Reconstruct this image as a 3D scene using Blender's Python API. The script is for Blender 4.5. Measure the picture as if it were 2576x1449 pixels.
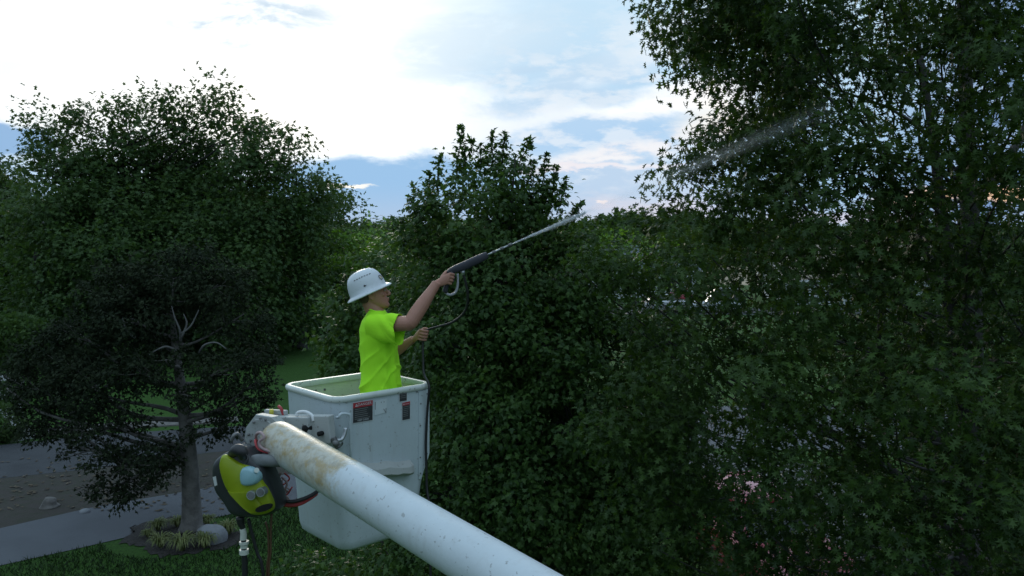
import bpy, bmesh, math, random
import numpy as np
from mathutils import Vector, Matrix
R = math.radians
random.seed(7); rng = np.random.default_rng(7)
for o in list(bpy.data.objects): bpy.data.objects.remove(o)
scn = bpy.context.scene
COL = scn.collection

# ------------------------------------------------------------------ camera
CAMZ, PITCH, F = 6.5, R(3.6), 1983.0          # F: focal length in units of a 2576 px wide picture
cam_d = bpy.data.cameras.new('camera'); cam = bpy.data.objects.new('camera', cam_d); COL.objects.link(cam)
cam_d.sensor_width = 36; cam_d.lens = 36 * F / 2576; cam_d.clip_start = 0.05; cam_d.clip_end = 6000
cam.location = (0, 0, CAMZ); cam.rotation_euler = (R(90) - PITCH, 0, 0)
scn.camera = cam
def ray(px, py):
    x, v = (px - 1288) / F, (724.5 - py) / F
    return Vector((x, math.cos(PITCH) + v * math.sin(PITCH), -math.sin(PITCH) + v * math.cos(PITCH)))
def P(px, py, d):
    r = ray(px, py); return Vector((0, 0, CAMZ)) + r * (d / r.y)
def G(px, py, z=0.0):
    r = ray(px, py); return Vector((0, 0, CAMZ)) + r * ((z - CAMZ) / r.z)

# ------------------------------------------------------------------ render settings, exposure
scn.view_settings.view_transform = 'Standard'; scn.view_settings.look = 'None'
scn.view_settings.exposure = 0.0; scn.view_settings.gamma = 1
scn.render.engine = 'CYCLES'
scn.cycles.max_bounces = 6; scn.cycles.diffuse_bounces = 3; scn.cycles.glossy_bounces = 2
scn.cycles.transmission_bounces = 3; scn.cycles.volume_bounces = 3; scn.cycles.volume_max_steps = 128; scn.cycles.transparent_max_bounces = 6
scn.cycles.use_denoising = True

# ------------------------------------------------------------------ world: dusk sky with broken cloud
world = bpy.data.worlds.new('World'); scn.world = world; world.use_nodes = True
wt = world.node_tree; wt.nodes.clear()
def wn(t, **k):
    n = wt.nodes.new(t)
    for a, b in k.items(): setattr(n, a, b)
    return n
def wl(a, b): wt.links.new(a, b)
def wm(op, a, b=None, c=None, clamp=False):
    n = wn('ShaderNodeMath', operation=op, use_clamp=clamp)
    for i, v in enumerate((a, b, c)):
        if v is None: continue
        if isinstance(v, (int, float)): n.inputs[i].default_value = v
        else: wl(v, n.inputs[i])
    return n.outputs[0]
def sstep(x, lo, hi):
    n = wn('ShaderNodeMapRange', interpolation_type='SMOOTHSTEP')
    wl(x, n.inputs['Value']); n.inputs['From Min'].default_value = lo; n.inputs['From Max'].default_value = hi
    return n.outputs['Result']
def wmix(f, a, b):
    n = wn('ShaderNodeMix', data_type='RGBA')
    for s, v in ((0, f), (6, a), (7, b)):
        if isinstance(v, (int, float)): n.inputs[s].default_value = v
        elif isinstance(v, tuple): n.inputs[s].default_value = (*v, 1)
        else: wl(v, n.inputs[s])
    return n.outputs[2]
SUN_EL, SUN_AZ = R(13), R(-14)          # azimuth from +Y towards +X
tc = wn('ShaderNodeTexCoord'); sep = wn('ShaderNodeSeparateXYZ'); wl(tc.outputs['Generated'], sep.inputs[0])
X, Y, Z = sep.outputs
yy = wm('MAXIMUM', Y, 0.08)
U = wm('DIVIDE', X, yy); V = wm('DIVIDE', Z, yy)
cmb = wn('ShaderNodeCombineXYZ'); wl(U, cmb.inputs[0]); wl(wm('MULTIPLY', V, 2.6), cmb.inputs[1])
def wnoise(scale, detail=6, rough=.55, off=0.0, dist=0.0):
    mp = wn('ShaderNodeMapping'); wl(cmb.outputs[0], mp.inputs[0]); mp.inputs['Location'].default_value = (off, off * .7, off * .3)
    n = wn('ShaderNodeTexNoise'); wl(mp.outputs[0], n.inputs['Vector']); n.inputs['Scale'].default_value = scale
    n.inputs['Detail'].default_value = detail; n.inputs['Roughness'].default_value = rough; n.inputs['Distortion'].default_value = dist
    return n.outputs['Fac']
n1, n2, n3 = wnoise(3.2), wnoise(9, 8, .6, 3.1, .3), wnoise(22, 6, .6, 7.7)
Ud = wm('ADD', U, wm('MULTIPLY', wm('SUBTRACT', n1, .5), .16))
Vd = wm('ADD', V, wm('ADD', wm('MULTIPLY', wm('SUBTRACT', n2, .5), .05), wm('MULTIPLY', wm('SUBTRACT', n3, .5), .022)))
def uv(px, py):
    r = ray(px, py); return r.x / r.y, r.z / r.y
def ell(px, py, rx, ry, lo=1.0, hi=0.55, tilt=0.0, crisp=False):
    u0, v0 = uv(px, py); ru, rv = rx / F, ry / F
    a = wm('SUBTRACT', Ud, u0); b = wm('SUBTRACT', V if crisp else Vd, v0)
    b = wm('SUBTRACT', b, wm('MULTIPLY', a, tilt))
    d = wm('SQRT', wm('ADD', wm('POWER', wm('ABSOLUTE', wm('DIVIDE', a, ru)), 2), wm('POWER', wm('ABSOLUTE', wm('DIVIDE', b, rv)), 2)))
    return sstep(d, lo, hi)
sky = wn('ShaderNodeTexSky', sky_type='NISHITA'); sky.sun_disc = False
sky.sun_elevation = SUN_EL; sky.sun_rotation = SUN_AZ; sky.altitude = 100; sky.dust_density = 1.5
nish = wn('ShaderNodeVectorMath', operation='SCALE'); wl(sky.outputs[0], nish.inputs[0]); nish.inputs['Scale'].default_value = 0.07
# blue between the clouds, paler upwards
col = wmix(sstep(V, .0, .30), (.38, .60, .86), (.58, .79, .96))
# high bright veil
col = wmix(ell(420, 60, 860, 400, 1.2, .5), col, (1.2, 1.22, 1.2))
col = wmix(wm('MULTIPLY', ell(120, 60, 330, 45, 1.2, .2), .45), col, (.80, .90, .95))
col = wmix(wm('MULTIPLY', ell(20, 170, 160, 60, 1.2, .2), .5), col, (.78, .87, .92))
col = wmix(ell(820, 290, 420, 130, 1.25, .5), col, (1.4, 1.38, 1.30))
col = wmix(wm('MULTIPLY', ell(1250, 330, 520, 90, 1.2, .3), .8), col, (1.0, 1.04, 1.08))
col = wmix(wm('MULTIPLY', ell(1560, 150, 330, 60, 1.2, .2, .55), .55), col, (.95, 1.0, 1.05))
col = wmix(wm('MULTIPLY', ell(1640, 270, 300, 60, 1.2, .2, .3), .9), col, (1.1, 1.1, 1.1))
# lower blue bank
col = wmix(ell(980, 505, 360, 122, 1.08, .78), col, (.34, .56, .83))
col = wmix(ell(-40, 350, 200, 45, 1.1, .7), col, (.31, .50, .76))
# grey blue rags
rag = sstep(n2, .44, .62)
col = wmix(wm('MULTIPLY', wm('MULTIPLY', ell(640, 40, 260, 85, 1.1, .4), rag), .85), col, (.55, .70, .85))
col = wmix(wm('MULTIPLY', wm('MULTIPLY', ell(1400, 215, 260, 85, 1.1, .4, .12), sstep(n2, .40, .58)), .75), col, (.46, .66, .88))
col = wmix(wm('MULTIPLY', ell(1500, 345, 330, 52, 1.1, .5, .10), .9), col, (.42, .64, .89))
col = wmix(wm('MULTIPLY', ell(1620, 470, 330, 90, 1.1, .3), .55), col, (.62, .72, .86))
col = wmix(wm('MULTIPLY', ell(1560, 385, 320, 32, 1.1, .2, .22), wm('MULTIPLY', sstep(n3, .35, .6), .9)), col, (1.0, .93, .92))
col = wmix(wm('MULTIPLY', ell(1500, 425, 300, 10, 1.3, .2, .02), .8), col, (.95, .88, .90))
col = wmix(wm('MULTIPLY', ell(1800, 300, 110, 110, 1.1, .2), .85), col, (1.1, 1.02, .9))
col = wmix(ell(893, 467, 62, 7, 1.2, .5, -.03), col, (1.15, 1.1, .98))
col = wmix(ell(1498, 504, 20, 4, 1.2, .5, .1), col, (1.1, .98, .9))
col = wmix(wm('MULTIPLY', sstep(V, .075, .0), .55), col, (.58, .63, .74))
col = wmix(wm('MULTIPLY', wm('MULTIPLY', ell(1600, 520, 300, 60, 1.2, .2), sstep(n2, .35, .6)), .7), col, (.76, .72, .80))
col = wmix(wm('MULTIPLY', wm('MULTIPLY', ell(1500, 250, 420, 260, 1.1, .5), sstep(n3, .44, .62)), .6), col, (.88, .93, .98))
col = wmix(wm('MULTIPLY', wm('MULTIPLY', ell(1250, 130, 420, 150, 1.1, .5), sstep(n2, .38, .6)), .5), col, (.62, .78, .92))
# darker eastern... side of the sky behind the pin oak, with a sunset slit near the horizon
dk = sstep(U, .42, .60)
col = wmix(wm('MULTIPLY', dk, .75), col, wmix(rag, (.12, .22, .45), (.40, .52, .72)))
col = wmix(ell(2450, 495, 280, 24, 1.1, .5), col, (1.0, .66, .42))
col = wmix(wm('MULTIPLY', ell(2150, 545, 300, 22, 1.1, .5), .7), col, (.72, .68, .80))
# the rest of the dome: even dusk cloud over and behind the viewer
back = wmix(sstep(Z, .0, .75), (.16, .235, .33), (.80, 1.08, 1.32))
back = wmix(.25, back, nish.outputs[0])
front = sstep(Y, .10, .42)
fin = wmix(front, back, col)
fin = wmix(sstep(Z, -.015, .0), (.05, .07, .05), fin)
bg = wn('ShaderNodeBackground'); wl(fin, bg.inputs[0]); bg.inputs['Strength'].default_value = 1.0
wo = wn('ShaderNodeOutputWorld'); wl(bg.outputs[0], wo.inputs[0])
world.cycles.sampling_method = 'MANUAL'; world.cycles.sample_map_resolution = 512

# ------------------------------------------------------------------ sun, veiled by cloud
sd = bpy.data.lights.new('sun', 'SUN'); sd.energy = 0.9; sd.angle = R(14); sd.color = (1, .93, .80)
sun = bpy.data.objects.new('sun', sd); COL.objects.link(sun)
sv = Vector((math.sin(SUN_AZ) * math.cos(SUN_EL), math.cos(SUN_AZ) * math.cos(SUN_EL), math.sin(SUN_EL)))
sun.rotation_euler = sv.to_track_quat('Z', 'Y').to_euler()

# ================================================================== helpers
def tag(o, label=None, cat=None, group=None, kind=None):
    if label: o['label'] = label
    if cat: o['category'] = cat
    if group: o['group'] = group
    if kind: o['kind'] = kind
    return o
def empty(name, loc, label, cat, group=None):
    o = bpy.data.objects.new(name, None); COL.objects.link(o); o.location = loc; o.empty_display_size = .2
    return tag(o, label, cat, group)
def link(name, me, mat=None, parent=None, smooth=False):
    o = bpy.data.objects.new(name, me); COL.objects.link(o)
    if mat is not None and not me.materials:
        for m in (mat if isinstance(mat, (list, tuple)) else [mat]): me.materials.append(m)
    if smooth: me.polygons.foreach_set('use_smooth', [True] * len(me.polygons))
    if parent is not None:
        o.parent = parent
        o.matrix_parent_inverse = Matrix.Translation(-parent.location)      # parents only ever carry a translation
    return o

def new_mat(name):
    m = bpy.data.materials.new(name); m.use_nodes = True
    nt = m.node_tree; b = nt.nodes['Principled BSDF']
    return m, nt, b
def mat(name, c, rough=.6, var=.12, scale=8.0, metal=0.0, bump=0.0, bscale=60.0, c2=None, thr=(.4, .7), spec=.5, coat=0):
    m, nt, b = new_mat(name); N = nt.nodes.new
    tc = N('ShaderNodeTexCoord'); nz = N('ShaderNodeTexNoise'); nz.inputs['Scale'].default_value = scale; nz.inputs['Detail'].default_value = 6
    nt.links.new(tc.outputs['Object'], nz.inputs['Vector'])
    mr = N('ShaderNodeMapRange'); nt.links.new(nz.outputs['Fac'], mr.inputs['Value'])
    mr.inputs['From Min'].default_value = thr[0]; mr.inputs['From Max'].default_value = thr[1]
    mx = N('ShaderNodeMix'); mx.data_type = 'RGBA'; nt.links.new(mr.outputs[0], mx.inputs[0])
    cc = c2 or tuple(x * (1 - var) for x in c)
    mx.inputs[6].default_value = (*c, 1); mx.inputs[7].default_value = (*cc, 1)
    nt.links.new(mx.outputs[2], b.inputs['Base Color'])
    b.inputs['Roughness'].default_value = rough; b.inputs['Metallic'].default_value = metal
    b.inputs['Specular IOR Level'].default_value = spec
    if coat: b.inputs['Coat Weight'].default_value = coat
    if bump:
        n2 = N('ShaderNodeTexNoise'); n2.inputs['Scale'].default_value = bscale; n2.inputs['Detail'].default_value = 5
        nt.links.new(tc.outputs['Object'], n2.inputs['Vector'])
        bp = N('ShaderNodeBump'); bp.inputs['Strength'].default_value = bump; bp.inputs['Distance'].default_value = .02
        nt.links.new(n2.outputs['Fac'], bp.inputs['Height']); nt.links.new(bp.outputs[0], b.inputs['Normal'])
    return m
def leaf_mat(name, c, c2, trans=.35, rough=.45, nscale=.9):
    m, nt, b = new_mat(name); N = nt.nodes.new; L = nt.links.new
    g = N('ShaderNodeNewGeometry'); tc = N('ShaderNodeTexCoord')
    nz = N('ShaderNodeTexNoise'); nz.inputs['Scale'].default_value = nscale; nz.inputs['Detail'].default_value = 3; L(tc.outputs['Object'], nz.inputs['Vector'])
    a = N('ShaderNodeMath'); a.operation = 'ADD'; L(g.outputs['Random Per Island'], a.inputs[0]); L(nz.outputs['Fac'], a.inputs[1])
    mr = N('ShaderNodeMapRange'); L(a.outputs[0], mr.inputs['Value']); mr.inputs['From Min'].default_value = .35; mr.inputs['From Max'].default_value = 1.5
    mx = N('ShaderNodeMix'); mx.data_type = 'RGBA'; L(mr.outputs[0], mx.inputs[0]); mx.inputs[6].default_value = (*c, 1); mx.inputs[7].default_value = (*c2, 1)
    L(mx.outputs[2], b.inputs['Base Color']); b.inputs['Roughness'].default_value = rough; b.inputs['Specular IOR Level'].default_value = .25
    t = N('ShaderNodeBsdfTranslucent'); hs = N('ShaderNodeHueSaturation'); hs.inputs['Value'].default_value = 1.35; hs.inputs['Saturation'].default_value = 1.15; hs.inputs['Hue'].default_value = .48
    L(mx.outputs[2], hs.inputs['Color']); L(hs.outputs[0], t.inputs[0])
    ms = N('ShaderNodeMixShader'); ms.inputs[0].default_value = trans; L(b.outputs[0], ms.inputs[1]); L(t.outputs[0], ms.inputs[2])
    L(ms.outputs[0], nt.nodes['Material Output'].inputs['Surface'])
    return m

class MB:
    "collects shapes into one mesh"
    def __init__(s): s.v = []; s.f = []; s.mi = []
    def add(s, vs, fs, mi=0):
        n = len(s.v); s.v += [tuple(v) for v in vs]; s.f += [tuple(i + n for i in f) for f in fs]; s.mi += [mi] * len(fs); return s
    def bm(s, bm, M=None, mi=0):
        bm.verts.ensure_lookup_table(); bm.verts.index_update()
        s.add([(M @ v.co if M else v.co) for v in bm.verts], [[v.index for v in f.verts] for f in bm.faces], mi); bm.free(); return s
    def box(s, c, size, M=None, bev=0.0, seg=2, mi=0):
        b = bmesh.new(); bmesh.ops.create_cube(b, size=1)
        for v in b.verts: v.co = Vector((v.co.x * size[0], v.co.y * size[1], v.co.z * size[2]))
        if bev: bmesh.ops.bevel(b, geom=b.edges[:], offset=bev, segments=seg, affect='EDGES', profile=.5)
        T = Matrix.Translation(Vector(c)) @ (M.to_4x4() if M else Matrix.Identity(4))
        return s.bm(b, T, mi)
    def tube(s, pts, r, sides=10, mi=0, smooth=0, caps=True, ell=None):
        pts = [Vector(p) for p in pts]; n = len(pts)
        rs = [r] * n if isinstance(r, (int, float)) else list(r)
        if smooth and n > 2: pts, rs = catmull(pts, rs, smooth); n = len(pts)
        rings = []; prev = None
        for i in range(n):
            t = (pts[min(i + 1, n - 1)] - pts[max(i - 1, 0)]); t = t.normalized() if t.length > 1e-9 else Vector((0, 0, 1))
            if prev is None:
                a = t.cross(Vector((0, 0, 1))); a = a.normalized() if a.length > .05 else t.cross(Vector((0, 1, 0))).normalized()
            else:
                a = prev - t * prev.dot(t); a = a.normalized() if a.length > 1e-6 else t.orthogonal().normalized()
            prev = a; b = t.cross(a)
            e = ell or (1, 1)
            rings.append([pts[i] + (a * math.cos(k * 2 * math.pi / sides) * e[0] + b * math.sin(k * 2 * math.pi / sides) * e[1]) * rs[i] for k in range(sides)])
        s.loft(rings, mi, caps); return s
    def loft(s, rings, mi=0, caps=True, closed=False):
        k = len(rings[0]); vs = [p for r in rings for p in r]; fs = []
        m = len(rings); 
        for i in range(m if closed else m - 1):
            j2 = (i + 1) % m
            for j in range(k): fs.append((i * k + j, i * k + (j + 1) % k, j2 * k + (j + 1) % k, j2 * k + j))
        if caps and not closed: fs += [tuple(reversed(range(k))), tuple(range((m - 1) * k, m * k))]
        return s.add(vs, fs, mi)
    def ball(s, c, r, M=None, sub=2, mi=0):
        b = bmesh.new(); bmesh.ops.create_icosphere(b, subdivisions=sub, radius=1)
        r = (r, r, r) if isinstance(r, (int, float)) else r
        T = Matrix.Translation(Vector(c)) @ (M.to_4x4() if M else Matrix.Identity(4)) @ Matrix.Diagonal((*r, 1))
        return s.bm(b, T, mi)
    def mesh(s, name):
        me = bpy.data.meshes.new(name); me.from_pydata(s.v, [], s.f); me.update()
        b = bmesh.new(); b.from_mesh(me); bmesh.ops.recalc_face_normals(b, faces=b.faces[:]); b.to_mesh(me); b.free()
        if any(s.mi): me.polygons.foreach_set('material_index', s.mi)
        return me
    def build(s, name, m, parent=None, smooth=False, angle=None):
        me = s.mesh(name); o = link(name, me, m, parent, smooth)
        if angle: me.set_sharp_from_angle(angle=R(angle))
        return o
def catmull(pts, rs, k):
    P_ = [pts[0] * 2 - pts[1]] + pts + [pts[-1] * 2 - pts[-2]]; out = []; ro = []
    for i in range(1, len(P_) - 2):
        p0, p1, p2, p3 = P_[i - 1:i + 3]
        for j in range(k):
            t = j / k
            out.append(.5 * ((2 * p1) + (p2 - p0) * t + (2 * p0 - 5 * p1 + 4 * p2 - p3) * t * t + (3 * p1 - 3 * p2 + p3 - p0) * t ** 3))
            ro.append(rs[i - 1] * (1 - t) + rs[i] * t)
    out.append(pts[-1]); ro.append(rs[-1]); return out, ro
def pillow(mb, poly, nrm, prof, mi=0):
    "poly: 3D points round a face; prof: (scale, offset along nrm) from back to front"
    c = sum(poly, Vector()) / len(poly)
    mb.loft([[c + (p - c) * s_ + nrm * o_ for p in poly] for s_, o_ in prof], mi); return mb
def round_poly(pts, it=2):
    for _ in range(it):
        q = []
        for i in range(len(pts)):
            a, b = pts[i], pts[(i + 1) % len(pts)]; q += [a * .75 + b * .25, a * .25 + b * .75]
        pts = q
    return pts
def np_mesh(name, V_, F_):
    "V_ (n,3) float, F_ (m,3) int"
    me = bpy.data.meshes.new(name); me.vertices.add(len(V_)); me.vertices.foreach_set('co', np.asarray(V_, np.float32).ravel())
    m, k = F_.shape; me.loops.add(m * k); me.loops.foreach_set('vertex_index', F_.astype(np.int32).ravel())
    me.polygons.add(m); me.polygons.foreach_set('loop_start', np.arange(0, m * k, k, dtype=np.int32)); me.update(calc_edges=True)
    return me
def remeshed(mb, voxel, smooth=4, fac=.5):
    "one continuous surface out of overlapping closed shapes"
    o = bpy.data.objects.new('tmp', mb.mesh('tmp')); COL.objects.link(o)
    m = o.modifiers.new('r', 'REMESH'); m.mode = 'VOXEL'; m.voxel_size = voxel
    if smooth: s_ = o.modifiers.new('s', 'SMOOTH'); s_.iterations = smooth; s_.factor = fac
    dg = bpy.context.evaluated_depsgraph_get(); me = bpy.data.meshes.new_from_object(o.evaluated_get(dg))
    bpy.data.objects.remove(o); return me
def text_mesh(mb, body, origin, ex, ez, size, align='CENTER', mi=0):
    c = bpy.data.curves.new('t', 'FONT'); c.body = body; c.size = size; c.align_x = align; c.resolution_u = 2
    o = bpy.data.objects.new('t', c); COL.objects.link(o); dg = bpy.context.evaluated_depsgraph_get()
    me = bpy.data.meshes.new_from_object(o.evaluated_get(dg)); bpy.data.objects.remove(o)
    mb.add([origin + ex * v.co.x + ez * v.co.y for v in me.vertices], [tuple(p.vertices) for p in me.polygons], mi)

# ================================================================== trees
OAK = [(0, 0), (.05, .2), (.30, .16), (.08, .36), (.46, .50), (.08, .56), (.30, .84), (.06, .76), (0, 1.0)]
MAPLE = [(0, 0), (.30, -.04), (.20, .18), (.54, .40), (.26, .48), (.18, .72), (0, 1.0)]
TUFT = [(0, 0), (.42, .05), (.16, .34), (.52, .62), (.12, .66), (0, 1.0)]
NEEDLE = [(0, 0), (.10, .3), (.30, .55), (.08, .6), (0, 1.0)]
def template(half, bend=.25, fold=.12):
    pts = half + [(-x, y) for x, y in reversed(half[1:-1])]
    v = [(0, .45, .02)] + [(x, y, -bend * y * y + fold * abs(x)) for x, y in pts]; n = len(pts)
    return np.array(v, float), np.array([(0, 1 + i, 1 + (i + 1) % n) for i in range(n)])
TPL = {'oak': template(OAK, .35, .3), 'maple': template(MAPLE, .35), 'tuft': template(TUFT, .15), 'needle': template(NEEDLE, .1)}
def leaves_mesh(name, kind, C_, D_, N_, S_):
    T, Fc = TPL[kind]; n = len(C_)
    D_ = D_ / np.linalg.norm(D_, axis=1, keepdims=True)
    X_ = np.cross(D_, N_); X_ /= np.linalg.norm(X_, axis=1, keepdims=True) + 1e-9; Nn = np.cross(X_, D_)
    V_ = C_[:, None, :] + S_[:, None, None] * (T[None, :, 0:1] * X_[:, None, :] + (T[None, :, 1:2]) * D_[:, None, :] + T[None, :, 2:3] * Nn[:, None, :])
    F_ = Fc[None] + (np.arange(n) * len(T))[:, None, None]
    return np_mesh(name, V_.reshape(-1, 3), F_.reshape(-1, 3))
def unit(n):
    d = rng.normal(size=(n, 3)); return d / np.linalg.norm(d, axis=1, keepdims=True)
def crown_points(blobs, per_m3, lump=.25):
    "cluster centres and outward directions in a union of lobes, biased to the shell"
    out, dr, own = [], [], []
    A = np.array([b[:6] for b in blobs])
    for i, b in enumerate(blobs):
        c, r = A[i, :3], A[i, 3:6]; dens = b[6] if len(b) > 6 else 1.0
        n = max(4, int(per_m3 * dens * 4.19 * np.prod(r)))
        d = unit(n); ph = rng.uniform(0, 6.28, 3)
        k = 1 + lump * np.sin(d[:, 0] * 5 + ph[0]) * np.sin(d[:, 1] * 5 + ph[1] + d[:, 2] * 4) 
        rad = rng.uniform(.35, 1, n) ** .45 * k
        p = c + d * rad[:, None] * r
        keep = np.ones(n, bool)
        for j in range(len(blobs)):
            if j != i:
                q = np.linalg.norm((p - A[j, :3]) / A[j, 3:6], axis=1); keep &= ~((q < .6) & (rng.random(n) < .6))
        out.append(p[keep]); dr.append(d[keep]); own.append(np.full(keep.sum(), i))
    return np.concatenate(out), np.concatenate(dr), np.concatenate(own)
def limb(mb, a, b, r0, r1, sag=.12, seg=5, sides=6):
    a, b = Vector(a), Vector(b); L = (b - a).length; pts = []
    w = Vector(rng.normal(size=3)) * L * .05
    for i in range(seg + 1):
        t = i / seg; p = a.lerp(b, t); p.z += -sag * L * math.sin(math.pi * t) * (1 if b.z > a.z else -.6); p += w * math.sin(math.pi * t * 1.7)
        pts.append(p)
    mb.tube(pts, [r0 + (r1 - r0) * (i / seg) for i in range(seg + 1)], sides, smooth=2)
def tree(name, label, cat, base, blobs, leaf, per_m3, nleaf, size, spread, lm, bm_, trunk_r, top=None, group=None,
         droop=.25, upn=.9, shoots=(), limb_r=.35, twigs=10, first=.3, extra_trunks=(), lump=.25, sides=10, trunk_sec=.45, limb_frac=1.0):
    root = empty(name, base, label, cat, group); base = Vector(base)
    zs = [b[2] for b in blobs]; zt = top if top is not None else base.z + (max(zs) - base.z) * .85
    cx = np.mean([b[0] for b in blobs]) ; cy = np.mean([b[1] for b in blobs])
    tr = MB(); tp = Vector((base.x * .75 + cx * .25, base.y * .75 + cy * .25, zt))
    H = zt - base.z
    axis = [base.lerp(tp, t) + Vector((math.sin(t * 5) * .012 * H, math.cos(t * 4) * .01 * H, 0)) * (1 if 0 < t < 1 else 0) for t in (0, .04, .12, .3, .5, .7, .85, 1)]
    rad = [trunk_r * k for k in (1.45, 1.15, 1.0, .85, .65, .42, .25, .06)]
    tr.tube(axis, rad, sides, smooth=3)
    def on_axis(z):
        t = min(max((z - base.z) / H, 0), 1)
        return base.lerp(tp, t), trunk_r * max(.15, 1 - t * .85)
    pts, dirs, own = crown_points(blobs, per_m3, lump)
    for i, b in enumerate(blobs):
        c = Vector(b[:3]); hd = math.hypot(c.x - base.x, c.y - base.y)
        za = max(base.z + first * H, min(c.z - hd * trunk_sec, zt - .05 * H)); a, ra = on_axis(za)
        r0 = min(ra * .6, trunk_r * limb_r)
        if rng.random() > limb_frac: a = c.lerp(a, .3); r0 *= .4
        limb(tr, a, c, r0, r0 * .3, .08)
        idx = np.nonzero(own == i)[0]
        for j in rng.choice(idx, min(twigs, len(idx)), replace=False) if len(idx) else []:
            limb(tr, c.lerp(a, rng.uniform(0, .35)), pts[j], r0 * .3, r0 * .06, .05, 3, 4)
    for pa, pb, ra, rb in extra_trunks: limb(tr, pa, pb, ra, rb, -.02, 6, 8)
    print('LEAVES', name, len(pts) * nleaf)
    # leaves gathered round each cluster centre along a short spray
    n = len(pts); k = nleaf
    ax = dirs * .8 + rng.normal(size=(n, 3)) * .45; ax[:, 2] -= droop * .6; ax /= np.linalg.norm(ax, axis=1, keepdims=True)
    sc = rng.uniform(.6, 1.35, n)[:, None, None] * spread
    o_ = rng.normal(size=(n, k, 3)) * np.array([.62, .62, .42])
    o_ *= (np.maximum(np.linalg.norm(o_, axis=2, keepdims=True), 1e-6) ** -.6)
    o_ = (o_ + ax[:, None, :] * rng.uniform(-1.1, 1.1, (n, k))[..., None]) * sc
    Cc = pts[:, None, :] + o_; od = o_ / sc
    Dd = ax[:, None, :] * .6 + od * .5 + rng.normal(size=(n, k, 3)) * .5; Dd[..., 2] -= droop
    Nn = rng.normal(size=(n, k, 3)) * .38 + np.array([0, 0, upn * .75]) + dirs[:, None, :] * .5 + od * .35
    Cc, Dd, Nn = Cc.reshape(-1, 3), Dd.reshape(-1, 3), Nn.reshape(-1, 3)
    for (a, b, w) in shoots:                       # leafy leaders standing clear of the crown
        a, b = np.array(a), np.array(b); L = np.linalg.norm(b - a); q = int(L / size * 13)
        tt = rng.uniform(0, 1, q); th = rng.uniform(0, 6.28, q); rr = w * (1.1 - tt * .75)
        off = np.stack([np.cos(th) * rr, np.sin(th) * rr, np.zeros(q)], 1) * rng.uniform(.2, 1, (q, 1))
        Cc = np.concatenate([Cc, a + (b - a) * tt[:, None] + off]); dd = off * 4 + rng.normal(size=(q, 3)) * .3; dd[:, 2] += .1
        Dd = np.concatenate([Dd, dd]); Nn = np.concatenate([Nn, rng.normal(size=(q, 3)) * .4 + np.array([0, 0, 1])])
        limb(tr, a, b, .012, .004, 0, 3, 4)
    S_ = size * rng.uniform(.65, 1.2, len(Cc))
    link('trunk', tr.mesh('trunk'), bm_, root, True)
    link('crown', leaves_mesh('crown', leaf, Cc, Dd, Nn, S_), lm, root)
    return root
def blob(px, py, d, rx, ry=None, rd=None, dens=1.0):
    ry = ry or rx; c = P(px, py, d); s = d / F
    return (c.x, c.y, c.z, rx * s, (rd if rd else (rx + ry) / 2 * s), ry * s, dens)
def copy_tree(o, parent=None):
    c = o.copy(); COL.objects.link(c)
    if parent: c.parent = parent; c.matrix_parent_inverse = o.matrix_parent_inverse.copy()
    for ch in list(o.children): copy_tree(ch, c)
    return c

L_oak = leaf_mat('pin_oak_leaf', (.019, .046, .012), (.064, .120, .025), .38)
L_maple = leaf_mat('maple_leaf', (.027, .066, .018), (.074, .142, .032), .38)
L_far = leaf_mat('oak_leaf_far', (.028, .066, .019), (.068, .125, .032), .38, .55, .25)
L_lime = leaf_mat('bright_leaf', (.085, .19, .03), (.15, .28, .05), .4, .5, .25)
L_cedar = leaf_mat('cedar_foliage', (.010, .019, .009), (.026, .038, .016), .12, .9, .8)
L_shrub = leaf_mat('shrub_leaf', (.03, .07, .02), (.08, .13, .04), .3, .5, 2)
B_grey = mat('bark_grey', (.16, .15, .14), .9, .5, 6, bump=.6, bscale=25)
B_dark = mat('bark_dark', (.035, .032, .03), .9, .5, 6, bump=.6, bscale=25)
B_cedar = mat('bark_cedar', (.16, .15, .14), .95, .5, 5, bump=.9, bscale=18)

# ================================================================== ground
def grass_mat():
    m, nt, b = new_mat('grass'); N = nt.nodes.new; L = nt.links.new
    tc = N('ShaderNodeTexCoord')
    def nz(s, d=5):
        n = N('ShaderNodeTexNoise'); n.inputs['Scale'].default_value = s; n.inputs['Detail'].default_value = d; L(tc.outputs['Object'], n.inputs['Vector']); return n.outputs['Fac']
    def mx(f, a, c):
        n = N('ShaderNodeMix'); n.data_type = 'RGBA'; L(f, n.inputs[0])
        for s, v in ((6, a), (7, c)):
            if isinstance(v, tuple): n.inputs[s].default_value = (*v, 1)
            else: L(v, n.inputs[s])
        return n.outputs[2]
    a = mx(nz(.25), (.036, .088, .015), (.052, .125, .022)); a = mx(nz(9), (.02, .05, .012), a) if False else a
    r = N('ShaderNodeMapRange'); L(nz(14), r.inputs[0]); r.inputs[1].default_value = .35; r.inputs[2].default_value = .65
    k = N('ShaderNodeMix'); k.data_type = 'RGBA'; L(r.outputs[0], k.inputs[0]); L(a, k.inputs[7]); k.inputs[6].default_value = (.028, .065, .013, 1)
    L(k.outputs[2], b.inputs['Base Color']); b.inputs['Roughness'].default_value = .9; b.inputs['Specular IOR Level'].default_value = .15
    bp = N('ShaderNodeBump'); bp.inputs['Strength'].default_value = .6; bp.inputs['Distance'].default_value = .03; L(nz(60), bp.inputs['Height']); L(bp.outputs[0], b.inputs['Normal'])
    return m
M_grass = grass_mat()
M_asph = mat('asphalt', (.050, .053, .060), .9, .3, 1.2, bump=.5, bscale=90)
M_drive = mat('worn_asphalt_drive', (.10, .107, .122), .9, .2, .8, bump=.5, bscale=80)
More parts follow.
